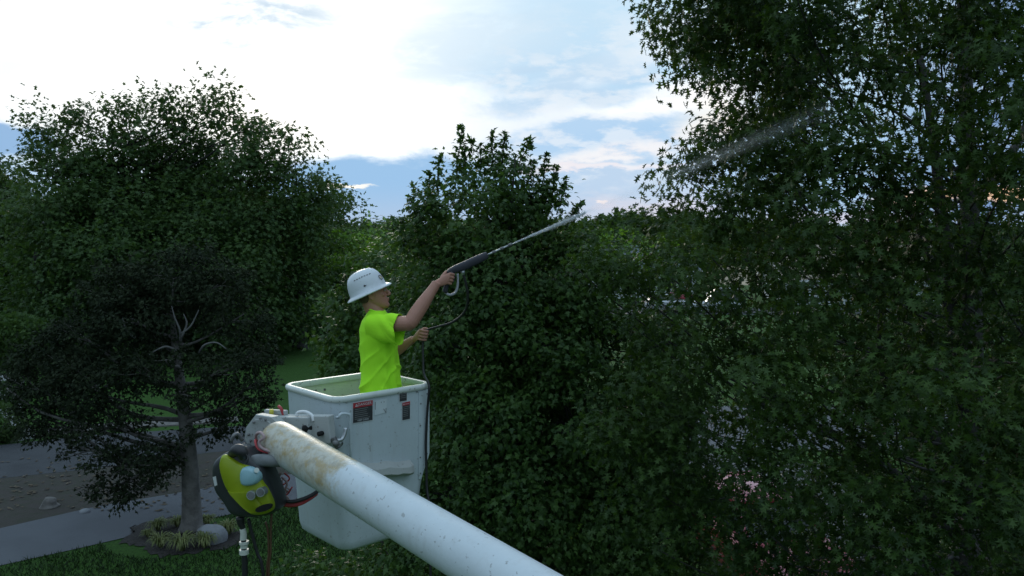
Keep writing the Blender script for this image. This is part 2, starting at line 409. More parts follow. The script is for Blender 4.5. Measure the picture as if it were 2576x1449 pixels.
M_conc = mat('concrete_walk', (.30, .31, .31), .9, .2, 2, bump=.3, bscale=60)
M_dirt = mat('leaf_littered_dirt', (.042, .035, .030), .95, .45, 3, bump=.9, bscale=22, c2=(.03, .032, .018))
M_mulch = mat('mulch', (.035, .030, .027), .95, .5, 14, bump=1, bscale=35)
def sheet(name, pts, z, m, kind='structure', sub=True, rise=0.0):
    b = MB(); n = len(pts); b.add([Vector((p.x, p.y, z)) for p in pts], [tuple(range(n))])
    if rise: b.add([Vector((p.x, p.y, z)) for p in pts] + [Vector((p.x, p.y, z - rise)) for p in pts], [(i, (i + 1) % n, n + (i + 1) % n, n + i) for i in range(n)])
    o = b.build(name, m); o['kind'] = kind; return o
gb = MB(); gb.add([(-3000, -400, 0), (3000, -400, 0), (3000, 5000, 0), (-3000, 5000, 0)], [(0, 1, 2, 3)])
gb.build('ground', M_grass)['kind'] = 'structure'
# road across the left, then the littered strip, then the drive
rd_u = [G(-700, 1172), G(0, 1120), G(126, 1106), G(243, 1094), G(420, 1083), G(600, 1072), G(800, 1064)]
rd_l = [G(850, 1108), G(700, 1122), G(520, 1140), G(400, 1158), G(243, 1179), G(0, 1204), G(-700, 1278)]
sheet('road', rd_u + rd_l, .008, M_asph)
dr_u = [G(-600, 1440), G(0, 1330), G(233, 1277), G(457, 1239), G(532, 1226), G(640, 1205), G(760, 1190)]
dr_l = [G(860, 1235), G(720, 1262), G(600, 1290), G(480, 1316), G(364, 1342), G(200, 1380), G(0, 1424), G(-700, 1560)]
sheet('driveway', dr_u + dr_l, .012, M_drive)
sheet('dirt_verge', list(reversed(rd_l)) + list(reversed(dr_u)), .004, M_dirt)
sheet('walkway', [G(-60, 955), G(30, 940), G(61, 960), G(50, 1006), G(61, 1053), G(93, 1101), G(37, 1112), G(28, 1076), G(0, 1036), G(-60, 1010)], .05, M_conc, rise=.05)
sheet('sidewalk', [G(96, 1100), G(243, 1084), G(600, 1062), G(600, 1050), G(243, 1070), G(100, 1082)], .05, mat('verge_gravel', (.16, .15, .14), .95, .4, 9), rise=.05)
bed = [G(450 + (150 + 14 * math.sin(5 * a)) * math.cos(a) + 20 * math.cos(2 * a), 1352 + (44 + 5 * math.sin(4 * a + 1)) * math.sin(a)) for a in np.linspace(0, 2 * math.pi, 90)[:-1]]
bed = [p + Vector((random.uniform(-.07, .07), random.uniform(-.16, .16), 0)) for p in bed]
sheet('mulch_bed', bed, .016, M_mulch)
# paving to the right, seen in scraps through the oak
sheet('parking_pavement', [Vector((1.5, 24.5, 0)), Vector((30, 22, 0)), Vector((30, 29.5, 0)), Vector((1.5, 30.5, 0))], .008, M_drive)
sheet('side_driveway', [Vector((3.6, 8, 0)), Vector((8.6, 8, 0)), Vector((9.2, 22.2, 0)), Vector((4.6, 24, 0))], .012, mat('pale_drive', (.12, .125, .13), .9, .2, 1))
sheet('far_street', [Vector((0, 68, 0)), Vector((110, 62, 0)), Vector((110, 69, 0)), Vector((0, 75, 0))], .008, M_asph)
sheet('field', [Vector((30, 110, 0)), Vector((160, 90, 0)), Vector((220, 190, 0)), Vector((40, 200, 0))], .01, mat('dry_field', (.42, .33, .22), .95, .2, .1))

# ================================================================== trees: the two maples
mx_blobs = [blob(*a) for a in [
    (1172, 450, 10.5, 46, 80), (1262, 450, 10.6, 54, 80), (1105, 550, 10.3, 72, 80), (1290, 540, 10.6, 110, 110), (1395, 575, 10.4, 62, 66), (1190, 560, 10.0, 90, 100),
    (1085, 670, 10.2, 90, 95), (1250, 700, 9.8, 135, 130), (1410, 700, 10.2, 110, 100), (1180, 860, 9.8, 140, 130), (1370, 860, 9.6, 140, 130),
    (1500, 700, 10.8, 75, 70), (1550, 860, 10.6, 110, 120), (1240, 1040, 9.4, 160, 140), (1440, 1050, 9.4, 150, 140), (1600, 1050, 10.4, 120, 120),
    (1130, 1220, 9.4, 140, 130), (1330, 1250, 9.2, 170, 140), (1530, 1260, 9.4, 140, 140), (900, 1460, 9.6, 150, 70), (1080, 1420, 9.3, 150, 120), (1280, 1450, 9.0, 180, 120),
    (1500, 1470, 9.1, 180, 120), (1690, 1280, 9.9, 120, 140), (1690, 1480, 9.9, 130, 120),
    (1440, 610, 10.4, 58, 52), (1500, 650, 10.5, 60, 50), (1335, 505, 10.5, 52, 60), (1130, 485, 10.4, 44, 60), (1060, 610, 10.3, 60, 60),
    (1150, 760, 11.2, 140, 140), (1350, 760, 11.4, 150, 150), (1250, 1000, 11.3, 200, 150), (1500, 1150, 11.4, 170, 150), (1100, 1050, 11.0, 120, 150)]]
def sh(x0, y0, x1, y1, d, w=.10): return (tuple(P(x0, y0, d)), tuple(P(x1, y1, d)), w)
shoots = [sh(1150, 460, 1160, 312, 10.5, .12), sh(1172, 440, 1185, 345, 10.5), sh(1232, 430, 1240, 328, 10.6), sh(1262, 420, 1270, 332, 10.6, .12), sh(1300, 440, 1332, 348, 10.6, .12),
          sh(1100, 480, 1104, 392, 10.4), sh(1085, 520, 1078, 430, 10.3), sh(1360, 480, 1375, 385, 10.5), sh(1385, 520, 1396, 415, 10.5), sh(1400, 540, 1424, 448, 10.4),
          sh(1420, 580, 1460, 510, 10.4), sh(1050, 560, 1030, 492, 10.3), sh(1480, 620, 1510, 540, 10.7), sh(1325, 500, 1340, 400, 10.6, .12), sh(1205, 440, 1212, 360, 10.5), sh(1015, 620, 1015, 550, 10.2)]
tree('maple_tree', 'dark green maple with pointed leafy shoots against the sky, behind the worker', 'tree', (P(1290, 700, 10.3).x, 10.3, 0), mx_blobs, 'maple', 38, 76, .072, .20,
     L_maple, B_dark, .13, top=P(1200, 400, 10.4).z, shoots=shoots, first=.2)
m2 = [blob(*a) for a in [(880, 770, 13.2, 60, 70), (960, 720, 13.4, 80, 90), (900, 880, 13.0, 75, 80), (850, 920, 13, 45, 45), (990, 850, 13.3, 80, 90), (1000, 660, 13.6, 60, 60), (980, 980, 13, 100, 90), (870, 830, 13.6, 70, 80)]]
tree('young_maple_tree', 'smaller light leaved maple just left of the hard hat, behind the worker', 'tree', (P(950, 700, 13.3).x, 13.4, 0), m2, 'maple', 26, 55, .095, .22, L_maple, B_dark, .08,
     shoots=[sh(870, 760, 868, 690, 13.2), sh(835, 900, 825, 850, 13)], first=.25)

# ================================================================== the pin oak
yl = [-160, 0, 70, 150, 230, 300, 350, 420, 520, 580, 650, 700, 800, 900, 1000, 1100, 1200, 1300, 1400, 1560]
xl = [1600, 1625, 1605, 1690, 1718, 1765, 1745, 1675, 1700, 1650, 1475, 1450, 1515, 1530, 1500, 1470, 1465, 1540, 1600, 1640]
ob = []; rr = random.Random(21)
for j, y in enumerate(range(-140, 1560, 125)):
    x0 = float(np.interp(y, yl, xl)); x = x0 + 112; first_ = True
    while x < 2760:
        t = (x - x0) / 1000
        thin = 1.0
        if x > 2120 and 150 < y < 640: thin = .6
        if x > 2200 and 220 < y < 400: thin = .15
        if x < 2120 and y < 600: thin = 1.7
        if 1800 < x < 2010 and 850 < y < 1000: thin = .12
        if 1840 < x < 2010 and y > 1290: thin = .22
        if 2090 < x < 2290 and 600 < y < 740: thin = .3
        if y > 600 and t > .42 and not (980 < y < 1290 and x < 2150): thin = min(thin, .62)
        if x > 2230 and 430 < y < 560: thin = .2
        d = 8.2 - 2.2 * math.sin(min(t, 1) * math.pi * .62) + rr.uniform(-.5, .5) - (.4 if y > 900 else 0)
        r_ = 82 if first_ else rr.uniform(85, 115)
        ob.append(blob(x, y + rr.uniform(-25, 25), d, r_, r_ * rr.uniform(.7, .95), None, thin)); first_ = False
        x += rr.uniform(125, 165)
for j, y in enumerate(range(-100, 1500, 190)):            # the far side of the crown
    x = float(np.interp(y, yl, xl)) + 190 + rr.uniform(0, 80)
    while x < 2800:
        thin = .8 if not (x > 2080 and 150 < y < 620) else .15
        if 1800 < x < 2040 and 800 < y < 1000: thin = .08
        if 1800 < x < 2040 and y > 1250: thin = .15
        if x < 2080 and y < 600: thin = 1.2
        ob.append(blob(x, y, 10.4 + rr.uniform(-.8, 1.2), 115, 95, None, thin)); x += rr.uniform(190, 250)
ob += [blob(1668, 60, 8.2, 36, 36), blob(1722, 425, 8.0, 30, 22), blob(1520, 690, 7.0, 46, 36), blob(1530, 1090, 7, 46, 36), blob(1800, 340, 8.0, 40, 30)]
ox = P(2450, 700, 9.0).x
tree('pin_oak_tree', 'large pin oak with star shaped leaves filling the right side', 'tree', (ox, 9.0, 0), ob, 'oak', 36, 74, .088, .22, L_oak, B_dark, .17,
     top=11.6, first=.22, droop=.3, twigs=3, limb_r=.11, limb_frac=.4,
     extra_trunks=[(P(2440, 1000, 9.0), P(2300, 80, 9.3), .10, .03), (P(2450, 900, 9.0), P(2560, 120, 9.6), .10, .03), (P(2420, 1150, 9), P(2060, 560, 8.3), .06, .02),
                   (P(2400, 1350, 9), P(1790, 900, 7.6), .06, .015), (P(2410, 900, 9), P(2180, 250, 9), .05, .015)])
ob += [blob(x + rr.uniform(-40, 40), y, d, 190, 120, None, .45) for y, d in ((-330, 7.2), (-560, 7.6), (-820, 8.2)) for x in (1850, 2200, 2550, 2900)]
ob += [blob(x, y, 6.6, 150, 150, None, .5) for y in (150, 450, 750, 1050) for x in (2900,)]
o2 = [blob(x, y, 15 + rr.uniform(-1, 1), 190, 160, None, .8) for y in (650, 860, 1080, 1300) for x in (2330, 2560, 2790)]
tree('oak_tree', 'dark oak behind the pin oak at the right edge', 'tree', (P(2620, 700, 15).x, 15.2, 0), o2, 'oak', 9, 12, .19, .3, L_oak, B_dark, .2, first=.15)

# ================================================================== the cedar by the drive
cb = G(480, 1340)
cd = cb.y
cblobs = [blob(*a) for a in [(300, 720, cd, 110, 55), (420, 690, cd, 110, 60), (545, 720, cd, 100, 60), (600, 800, cd, 80, 50), (640, 890, cd, 62, 42), (330, 800, cd - .4, 120, 60),
    (200, 850, cd, 110, 55), (120, 900, cd, 80, 45), (110, 990, cd, 75, 55), (230, 960, cd - .6, 120, 60), (350, 930, cd - .8, 90, 55), (560, 930, cd - .6, 90, 60), (610, 1000, cd, 70, 55),
    (150, 1075, cd, 85, 45), (90, 1060, cd, 55, 50), (280, 1060, cd - .5, 100, 45), (570, 1060, cd + .3, 70, 40), (180, 1130, cd - .3, 45, 30), (300, 1180, cd - .7, 75, 62), (390, 1150, cd - .6, 75, 55), (450, 990, cd - .9, 45, 38), (500, 1090, cd - .5, 38, 30), (420, 900, cd - .9, 40, 36), (40, 960, cd - .2, 50, 35), (660, 960, cd, 45, 26), (270, 1240, cd - .6, 60, 35),
    (350, 1235, cd - .6, 70, 32), (400, 860, cd, 60, 40), (500, 640, cd, 70, 30), (400, 780, cd + .8, 150, 60), (520, 1010, cd - .2, 40, 40), (150, 940, cd + .9, 120, 60)]]
def bare(px): return [P(x, y, d) for x, y, d in px]
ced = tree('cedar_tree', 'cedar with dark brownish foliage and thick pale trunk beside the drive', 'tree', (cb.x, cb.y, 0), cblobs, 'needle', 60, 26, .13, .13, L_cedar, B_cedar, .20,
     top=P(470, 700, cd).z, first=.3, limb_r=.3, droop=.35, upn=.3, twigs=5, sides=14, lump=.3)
M_dead = mat('dead_wood', (.15, .148, .145), .9, .3, 9)
for pl in ([(455, 860, cd - .5), (452, 830, cd - .6), (440, 800, cd - .6), (432, 770, cd - .6)], [(456, 850, cd - .6), (470, 815, cd - .6), (462, 790, cd - .6)], [(450, 885, cd - .6), (420, 872, cd - .8), (395, 880, cd - .9), (375, 893, cd - .9)],
           [(500, 890, cd - .6), (515, 868, cd - .8), (545, 862, cd - .8), (572, 880, cd - .8)], [(340, 850, cd - .6), (318, 830, cd - .6), (308, 800, cd - .6)], [(455, 840, cd - .6), (480, 820, cd - .6), (500, 780, cd - .6)]):
    bb = MB(); bb.tube(bare(pl), [.03, .024, .016, .008][:len(pl)] if len(pl) == 4 else [.028, .02, .009], 6, smooth=4); bb.build('dead_branch', M_dead, ced, True)

# ================================================================== the big trees across the lawn
def oak_group(name, label, base, blobs, lm=L_far, bark=B_dark, r=.35, per=.72, k=95, size=.25, spread=.9, **kw):
    return tree(name, label, 'tree', base, blobs, 'tuft', per, k, size, spread, lm, bark, r, twigs=5, **kw)
A = [blob(*a) for a in [(110, 330, 44, 55, 50), (180, 330, 44, 45, 50), (120, 420, 43, 90, 60), (300, 310, 45, 60, 50), (430, 290, 45, 60, 50), (555, 280, 45, 42, 52), (620, 310, 45, 62, 55), (230, 400, 44, 100, 70), (370, 390, 46, 110, 70),
    (500, 370, 47, 100, 60), (620, 400, 44, 90, 80), (560, 470, 46, 110, 60, None, .7), (420, 470, 45, 110, 60), (300, 500, 43, 130, 90), (150, 520, 42, 120, 90), (480, 560, 43, 150, 90), (650, 520, 43, 100, 90), (100, 640, 42, 100, 90), (250, 650, 41, 140, 100),
    (420, 680, 41, 150, 100), (590, 660, 41, 140, 100), (120, 750, 41, 110, 70), (300, 780, 41, 150, 70), (560, 780, 41, 150, 80), (400, 560, 49, 300, 140), (400, 740, 49, 350, 120)]]
A += [blob(440, 245, 45, 24, 22), blob(545, 235, 45, 16, 24), blob(190, 280, 44, 16, 20), blob(320, 262, 45, 30, 20)]
shr = lambda L_, k: [(b[0], b[1], b[2] - .3, b[3] * k, b[4] * k, b[5] * k, b[6]) for b in L_]
A = [(lambda q: q[:6] + (q[6] * 1.9 if b[2] > 9 else q[6],))(shr([b], .84 if b[2] > 9.5 else .93)[0]) for b in A]
bA = G(330, 880)
oak_group('oak_tree', 'broad tall oak on the far side of the lawn, biggest tree at left', (bA.x, 45, 0), A, r=.5, first=.15, lump=.42,
          extra_trunks=[(Vector((P(105, 840, 42).x, 42, 0)), P(120, 640, 42), .28, .15), (Vector((P(125, 840, 43).x, 43, 0)), P(190, 600, 43), .25, .12)])
Bb = [blob(*a) for a in [(740, 350, 45, 52, 40), (720, 430, 45, 80, 70), (790, 480, 46, 50, 60), (700, 560, 44, 100, 90), (780, 600, 45, 60, 80), (740, 700, 44, 80, 90), (720, 790, 44, 90, 70), (800, 520, 48, 50, 90)]]
Bb = [q[:6] + (1.5,) for q in shr(Bb, .84)]
oak_group('oak_tree', 'narrower oak at the right shoulder of the broad oak', (P(740, 800, 45).x, 46, 0), Bb, r=.35, first=.15)
Cb = [blob(*a) for a in [(850, 540, 60, 36, 45), (870, 590, 60, 40, 50), (830, 480, 60, 30, 40), (850, 660, 60, 50, 60)]]
oak_group('oak_tree', 'distant oak half hidden right of the narrower oak', (P(850, 600, 60).x, 61, 0), Cb, r=.3, size=.34, spread=.95, per=.3)
Db = [blob(*a) for a in [(20, 440, 60, 60, 40), (-40, 450, 60, 70, 60), (30, 530, 58, 70, 80), (20, 680, 56, 80, 110), (-60, 620, 56, 80, 130), (40, 800, 55, 90, 80)]]
oak_group('oak_tree', 'dark oak cut off by the left edge of the picture', (P(10, 700, 58).x, 58, 0), Db, r=.35, per=.3, size=.34, spread=.95)
# brighter trees in the gap
for lab, base, bl, lm in [
    ('bright green rounded tree in the gap beyond the lawn', (870, 52), [(880, 640, 52, 60, 45), (850, 700, 52, 50, 60), (920, 700, 52, 60, 60), (890, 780, 51, 90, 60)], L_lime),
    ('bright green tree touching the left side of the maple', (970, 38), [(960, 640, 38, 45, 40), (985, 680, 38, 50, 55), (930, 700, 38, 50, 55), (960, 770, 38, 70, 60)], L_lime),
    ('green bushy tree below the spray, right of the maple', (1600, 42), [(1560, 610, 42, 50, 40), (1640, 620, 42, 60, 40), (1700, 640, 42, 60, 50), (1600, 680, 42, 80, 45), (1500, 640, 42, 60, 50)], L_lime),
    ('dark low tree at the lawn edge behind the young maple', (860, 34), [(840, 820, 34, 40, 60), (870, 760, 34, 40, 50), (900, 850, 34, 50, 50)], L_far)]:
    oak_group('broadleaf_tree', lab, (P(base[0], 600, base[1]).x, base[1] + .5, 0), [blob(*a) for a in bl], lm, r=.18, per=1.0, k=85, size=.22, spread=.55)
# woods behind the left trees
wproto = tree('woodland_tree', 'dark tree in the unlit wood behind the lawn at left', 'tree', (-34, 66, 0),
              [(-34, 66, 5, 3.6, 3, 3.2), (-35, 65, 8.6, 3, 3, 2.4), (-32.6, 66.5, 7.6, 2.6, 2.6, 2.6), (-33, 66, 2.6, 3.2, 2.5, 2.2)], 'tuft', .7, 24, .6, .75, L_far, B_dark, .22, group='dark trees in the wood', twigs=4, first=.1)
for i, (x, y, s) in enumerate([(-41, 62, 1.0), (-28, 64, .9), (-22, 63, .95), (-17, 66, .85), (-46, 68, 1.1), (-38, 58, .8), (-25, 58, .7), (-30, 56, .7), (-19, 57, .62), (-14.5, 60, .6), (-43, 55, .7), (-11.5, 64, .62), (-17, 51, .5), (-13.5, 50, .5), (-20.5, 50, .45), (-24.5, 49, .5), (-29, 50, .5), (-10.8, 52, .42), (-34, 51, .55), (-38, 49, .5)]):
    c = copy_tree(wproto); c.location = (x, y, 0); c.rotation_euler = (0, 0, i * 1.3); c.scale = (s, s, s)
# far tree line
fp = tree('far_tree', 'small round tree in the wooded line along the horizon', 'tree', (0, 210, 0), [(0, 210, 7, 6, 5, 3.6), (-3, 210, 5, 4, 4, 4), (3.5, 210, 5.5, 4, 4, 3.6), (0, 210, 2.6, 6, 5, 3)], 'tuft', .16, 26, 1.1, 1.3, L_far, B_dark, .35, group='trees along the horizon', twigs=3, first=.1)
k = 0
for row, (d, n, s0) in enumerate([(200, 22, 1.0), (150, 12, .72)]):
    for i in range(n):
        px = (700 + i * 78) if row == 0 else (840 + i * 85)
        if row == 1 and 1000 < px < 1380: continue
        px += rr.uniform(-25, 25); q = P(px, 600, d + rr.uniform(-12, 12)); s = s0 * rr.uniform(.85, 1.08)
        if 1540 < px < 1760 and row == 0: s = 1.14
        c = fp if k == 0 else copy_tree(fp); c.location = (q.x, q.y, 0); c.scale = (s, s, s); c.rotation_euler = (0, 0, k * 2.1); k += 1

hb = MB(); hx = np.linspace(-420, 420, 85); hh = [6.5 + 3.0 * math.sin(x * .011 + 1) + 1.3 * math.sin(x * .031) for x in hx]
hb.loft([[Vector((x, 300, -1)), Vector((x, 330, h * .7)), Vector((x, 370, h)), Vector((x, 460, h * .9)), Vector((x, 600, -1))] for x, h in zip(hx, hh)]); hb.build('hills', M_grass, None, True)['kind'] = 'structure'
n_ = 26000; wx = rng.uniform(-330, 330, n_); wy = rng.uniform(295, 400, n_); wh = np.interp(wx, hx, hh) * np.clip((wy - 300) / 70, 0, 1)
bump_ = np.abs(np.sin(wx * .21 + np.sin(wx * .05) * 3)) * 3 + np.abs(np.sin(wx * .083)) * 2
fw = link('far_woods', leaves_mesh('far_woods', 'tuft', np.stack([wx, wy, wh + rng.uniform(0, 1, n_) ** .7 * (2.5 + bump_ * .8)], 1), rng.normal(size=(n_, 3)), rng.normal(size=(n_, 3)) * .6 + np.array([0, -.3, .8]), rng.uniform(1.2, 2.6, n_)), L_far)
tag(fw, 'dark wooded ridge along the horizon', 'woods', None, 'stuff')

# ================================================================== planting round the cedar
def clump(label, p, r, h, m, n=130, name='grass_clump', cat='plant'):
    pos = np.zeros((n, 3)); th = rng.uniform(0, 6.28, n); lean = rng.uniform(.25, 1.1, n)
    V_, F_ = [], []
    for i in range(n):
        d = np.array([math.cos(th[i]), math.sin(th[i]), 0]); s = np.array([-d[1], d[0], 0]) * .010
        L = h * rng.uniform(.7, 1.2); b0 = np.array([p.x, p.y, .016]) + d * r * .15 * rng.uniform(0, 1)
        q = [b0, b0 + d * r * .4 * lean[i] + np.array([0, 0, L * .75]), b0 + d * r * .8 * lean[i] + np.array([0, 0, L * .85]), b0 + d * r * 1.1 * lean[i] + np.array([0, 0, L * .45])]
        k0 = len(V_); V_ += [q[0] - s, q[0] + s, q[1] - s, q[1] + s, q[2] - s, q[2] + s, q[3]]
        F_ += [(k0, k0 + 1, k0 + 3), (k0, k0 + 3, k0 + 2), (k0 + 2, k0 + 3, k0 + 5), (k0 + 2, k0 + 5, k0 + 4), (k0 + 4, k0 + 5, k0 + 6)]
    return tag(link(name, np_mesh(name, np.array(V_), np.array(F_)), m), label, cat, 'grassy clumps round the cedar')
M_clump = leaf_mat('strappy_leaf', (.11, .145, .045), (.24, .26, .11), .3, .5, 3)
for (x, y, s, lab) in [(404, 1378, 1, 'yellow green grassy clump, nearest one left of the cedar trunk'), (458, 1386, 1.25, 'yellow green grassy clump in front of the cedar trunk, largest of the clumps'),
                       (514, 1378, 1.1, 'grassy clump just in front of the grey boulder'), (398, 1335, .9, 'grassy clump beside the drive, behind the nearest left clump'),
                       (446, 1326, .8, 'grassy clump tucked against the left of the cedar trunk'), (574, 1345, 1.1, 'grassy clump right of the grey boulder'), (522, 1322, .8, 'small grassy clump behind the grey boulder'), (372, 1352, .6, 'smallest grassy clump at the left end of the bed')]:
    clump(lab, G(x, y), .27 * s, .27 * s, M_clump)
def rock(name, label, cat, c, r, m, seed=1):
    b = bmesh.new(); bmesh.ops.create_icosphere(b, subdivisions=3, radius=1); q = np.random.default_rng(seed); w = q.normal(size=(6, 3)) * 1.6; ph = q.uniform(0, 6, 6)
    for v in b.verts:
        k = 1 + sum(math.sin(Vector(w[i]).dot(v.co) + ph[i]) for i in range(6)) * .045
        v.co = Vector((v.co.x * r[0] * k, v.co.y * r[1] * k, max(v.co.z, -.3) * r[2] * k)) + c
    return tag(MB().bm(b).build(name, m, None, True, 40), label, cat)
M_rock = mat('boulder_stone', (.23, .24, .26), .85, .35, 4, bump=.5, bscale=20)
rock('boulder', 'grey boulder in the mulch bed right of the cedar trunk', 'rock', G(535, 1362) + Vector((0, 0, .1)), (.30, .25, .26), M_rock, 3)
rock('stone', 'flat stone lying in the littered verge left of the cedar', 'rock', G(212, 1290) + Vector((0, 0, .02)), (.13, .11, .08), M_rock, 5)
# stump in the verge
st = MB(); sp = G(125, 1275)
st.tube([sp, sp + Vector((0, 0, .08)), sp + Vector((.03, 0, .20))], [.24, .17, .13], 12, smooth=3)
tag(st.build('tree_stump', B_grey, None, True), 'old weathered stump with roots in the littered verge', 'stump')
lt = MB()
for i in range(260):
    q = Vector(G(rr.uniform(-60, 620), rr.uniform(1150, 1290))); q.z = .02; a = rr.uniform(0, 6); s = rr.uniform(.04, .10)
    lt.add([q + Vector((math.cos(a) * s, math.sin(a) * s, rr.uniform(0, .03))), q + Vector((math.cos(a + 1.9) * s * .6, math.sin(a + 1.9) * s * .6, 0)), q + Vector((-math.cos(a) * s, -math.sin(a) * s, rr.uniform(0, .04))), q + Vector((math.cos(a - 1.9) * s * .6, math.sin(a - 1.9) * s * .6, 0.01))], [(0, 1, 2, 3)])
lo = lt.build('leaf_litter', leaf_mat('dry_leaf', (.06, .045, .03), (.15, .12, .085), .1, .8)); lo['kind'] = 'stuff'
lo['label'] = 'dry fallen leaves scattered over the verge'; lo['category'] = 'leaf litter'
# short grass of the near lawn and mulch chips
def scatter_quads(n, gen, w, h, name, m, label):
    V_, F_ = np.zeros((n * 3, 3)), np.arange(n * 3).reshape(-1, 3)
    px_, py_ = gen(n); 
    a = rng.uniform(0, 6.28, n); L = h * rng.uniform(.5, 1.3, n)
    d = np.stack([np.cos(a), np.sin(a)], 1)
    lean = rng.normal(size=(n, 2)) * h * .5
    V_[0::3] = np.stack([px_ - d[:, 0] * w, py_ - d[:, 1] * w, np.zeros(n)], 1); V_[1::3] = np.stack([px_ + d[:, 0] * w, py_ + d[:, 1] * w, np.zeros(n)], 1)
    V_[2::3] = np.stack([px_ + lean[:, 0], py_ + lean[:, 1], L], 1)
    o = link(name, np_mesh(name, V_, F_), m); tag(o, label, None, None, 'stuff'); return o
dl = [(p.x, p.y) for p in sorted(dr_l, key=lambda p: p.x)]; bx = np.array([(p.x, p.y) for p in bed])
bc = bx.mean(0); br = np.abs(bx - bc).max(0)
def lawn(n):
    x = rng.uniform(-11.5, 3.0, n); y = rng.uniform(9.5, 20, n); edge = np.interp(x, [q[0] for q in dl], [q[1] for q in dl])
    ok = (y < edge - .03) & (((x - bc[0]) / br[0]) ** 2 + ((y - bc[1]) / br[1]) ** 2 > .85); return x[ok], y[ok]
def lawn_n(n):
    x, y = lawn(int(n * 2.6)); return x[:n], y[:n]
scatter_quads(60000, lawn_n, .012, .085, 'grass', leaf_mat('grass_blade', (.011, .028, .008), (.024, .052, .013), .3, .6, .5), 'short dark grass of the near lawn')
# shrubs by the walkway
def shrub(label, c, r, m, name='round_shrub', stem=False, size=.09, n=2600):
    root = empty(name, (c.x, c.y, 0), label, 'shrub')
    d = unit(n); k = rng.uniform(.5, 1, n) ** .4; cz = r[2] * (1.0 if not stem else 1.9)
    C_ = np.array([c.x, c.y, cz]) + d * k[:, None] * np.array(r)
    link('crown', leaves_mesh('crown', 'tuft', C_, d + rng.normal(size=(n, 3)) * .5, rng.normal(size=(n, 3)) * .5 + d, size * rng.uniform(.7, 1.3, n)), m, root)
    mb = MB()
    for i in range(5): a = i * 1.26; mb.tube([Vector((c.x, c.y, 0)), Vector((c.x + math.cos(a) * r[0] * .2, c.y + math.sin(a) * r[1] * .2, cz * .6)), Vector((c.x + math.cos(a) * r[0] * .5, c.y + math.sin(a) * r[1] * .5, cz + r[2] * .3))], [.05, .03, .01], 6)
    link('stem', mb.mesh('stem'), B_dark, root, True)
shrub('dark rounded small tree in front of the house corner at left edge', G(38, 990), (1.7, 1.4, 1.15), L_far, 'round_shrub', True, .16, 5200)
shrub('small dark shrub beside the pale walkway', G(14, 1025), (.65, .55, .5), L_far)
shrub('yellow green shrub between the walkway and the road', G(-2, 1112), (.85, .6, .62), L_shrub)
shrub('low green shrub in front of the yellow green shrub', G(24, 1112), (.35, .35, .25), L_shrub, size=.06, n=900)

# ================================================================== house at the left edge
M_side = mat('pale_siding', (.55, .58, .60), .7, .08, 3); M_trim = mat('white_trim', (.75, .76, .77), .6, .05, 3); M_roof = mat('grey_shingle', (.10, .105, .115), .9, .35, 6, bump=.4, bscale=40)
M_glass = mat('dark_window_glass', (.02, .025, .03), .12, .1, 2, spec=.8)
def house(name, label, c, w, dp, h, rz, rh, wall, roofm, nwin=3, group=None):
    root = empty(name, c, label, 'house', group); root.rotation_euler = (0, 0, rz)
    T = Matrix.Translation(Vector(c)) @ Matrix.Rotation(rz, 4, 'Z')
    def fin(mb, nm, m, par=root):
        me = mb.mesh(nm); o = bpy.data.objects.new(nm, me); COL.objects.link(o); me.materials.append(m); o.parent = par; return o
    b = MB(); b.box((0, 0, h / 2), (w, dp, h)); b.add([(-w / 2, -dp / 2, h), (-w / 2, dp / 2, h), (-w / 2, 0, h + rh - .03), (w / 2, -dp / 2, h), (w / 2, dp / 2, h), (w / 2, 0, h + rh - .03)], [(0, 1, 2), (3, 5, 4)]); fin(b, 'wall', wall)
    b = MB(); e = .45; dz = rh / (dp / 2) * e
    for s in (-1, 1):
        q = [Vector((-w / 2 - e, s * (dp / 2 + e), h - dz)), Vector((w / 2 + e, s * (dp / 2 + e), h - dz)), Vector((w / 2 + e, 0, h + rh)), Vector((-w / 2 - e, 0, h + rh))]
        b.add(q + [p + Vector((0, 0, .14)) for p in q], [(0, 1, 2, 3), (4, 5, 6, 7), (0, 1, 5, 4), (1, 2, 6, 5), (2, 3, 7, 6), (3, 0, 4, 7)])
    fin(b, 'roof', roofm)
    b = MB()
    for sx in (-1, 1):
        for s in (-1, 1):
            x = sx * (w / 2 + e + .02); b.add([Vector((x, s * (dp / 2 + e), h - dz - .12)), Vector((x, s * (dp / 2 + e), h - dz + .16)), Vector((x, 0, h + rh + .16)), Vector((x, 0, h + rh - .12))], [(0, 1, 2, 3)])
            b.add([Vector((x - sx * .05, s * (dp / 2 + e), h - dz - .12)), Vector((x - sx * .05, s * (dp / 2 + e), h - dz + .16)), Vector((x - sx * .05, 0, h + rh + .16)), Vector((x - sx * .05, 0, h + rh - .12))], [(0, 1, 2, 3)])
    for s in (-1, 1): b.box((0, s * (dp / 2 + e + .03), h - dz), (w + 2 * e, .05, .2))
    fin(b, 'trim', M_trim)
    for i in range(nwin):
        x = -w / 2 + (i + .5) * w / nwin
        f = fin(MB().box((x, -dp / 2 - .03, h * .5), (1.3, .08, 1.3)), 'window', M_trim); fin(MB().box((x, -dp / 2 - .075, h * .5), (1.1, .03, 1.1)), 'pane', M_glass, f)
    return root
hc = P(-330, 900, 44); house('brick_house', 'pale sided house with white gable trim at the left edge', (hc.x + .6, 40.5, 0), 8, 7, 2.6, R(8), 2.3, M_side, M_roof)
hq = P(1605, 640, 88)
house('suburban_house', 'grey roofed house with white gable beyond the spray, right of the maple', (hq.x, 92, 0), 12, 9, 3.0, R(35), 2.6, M_side, mat('blue_grey_shingle', (.13, .15, .18), .85, .2, 2), 4)
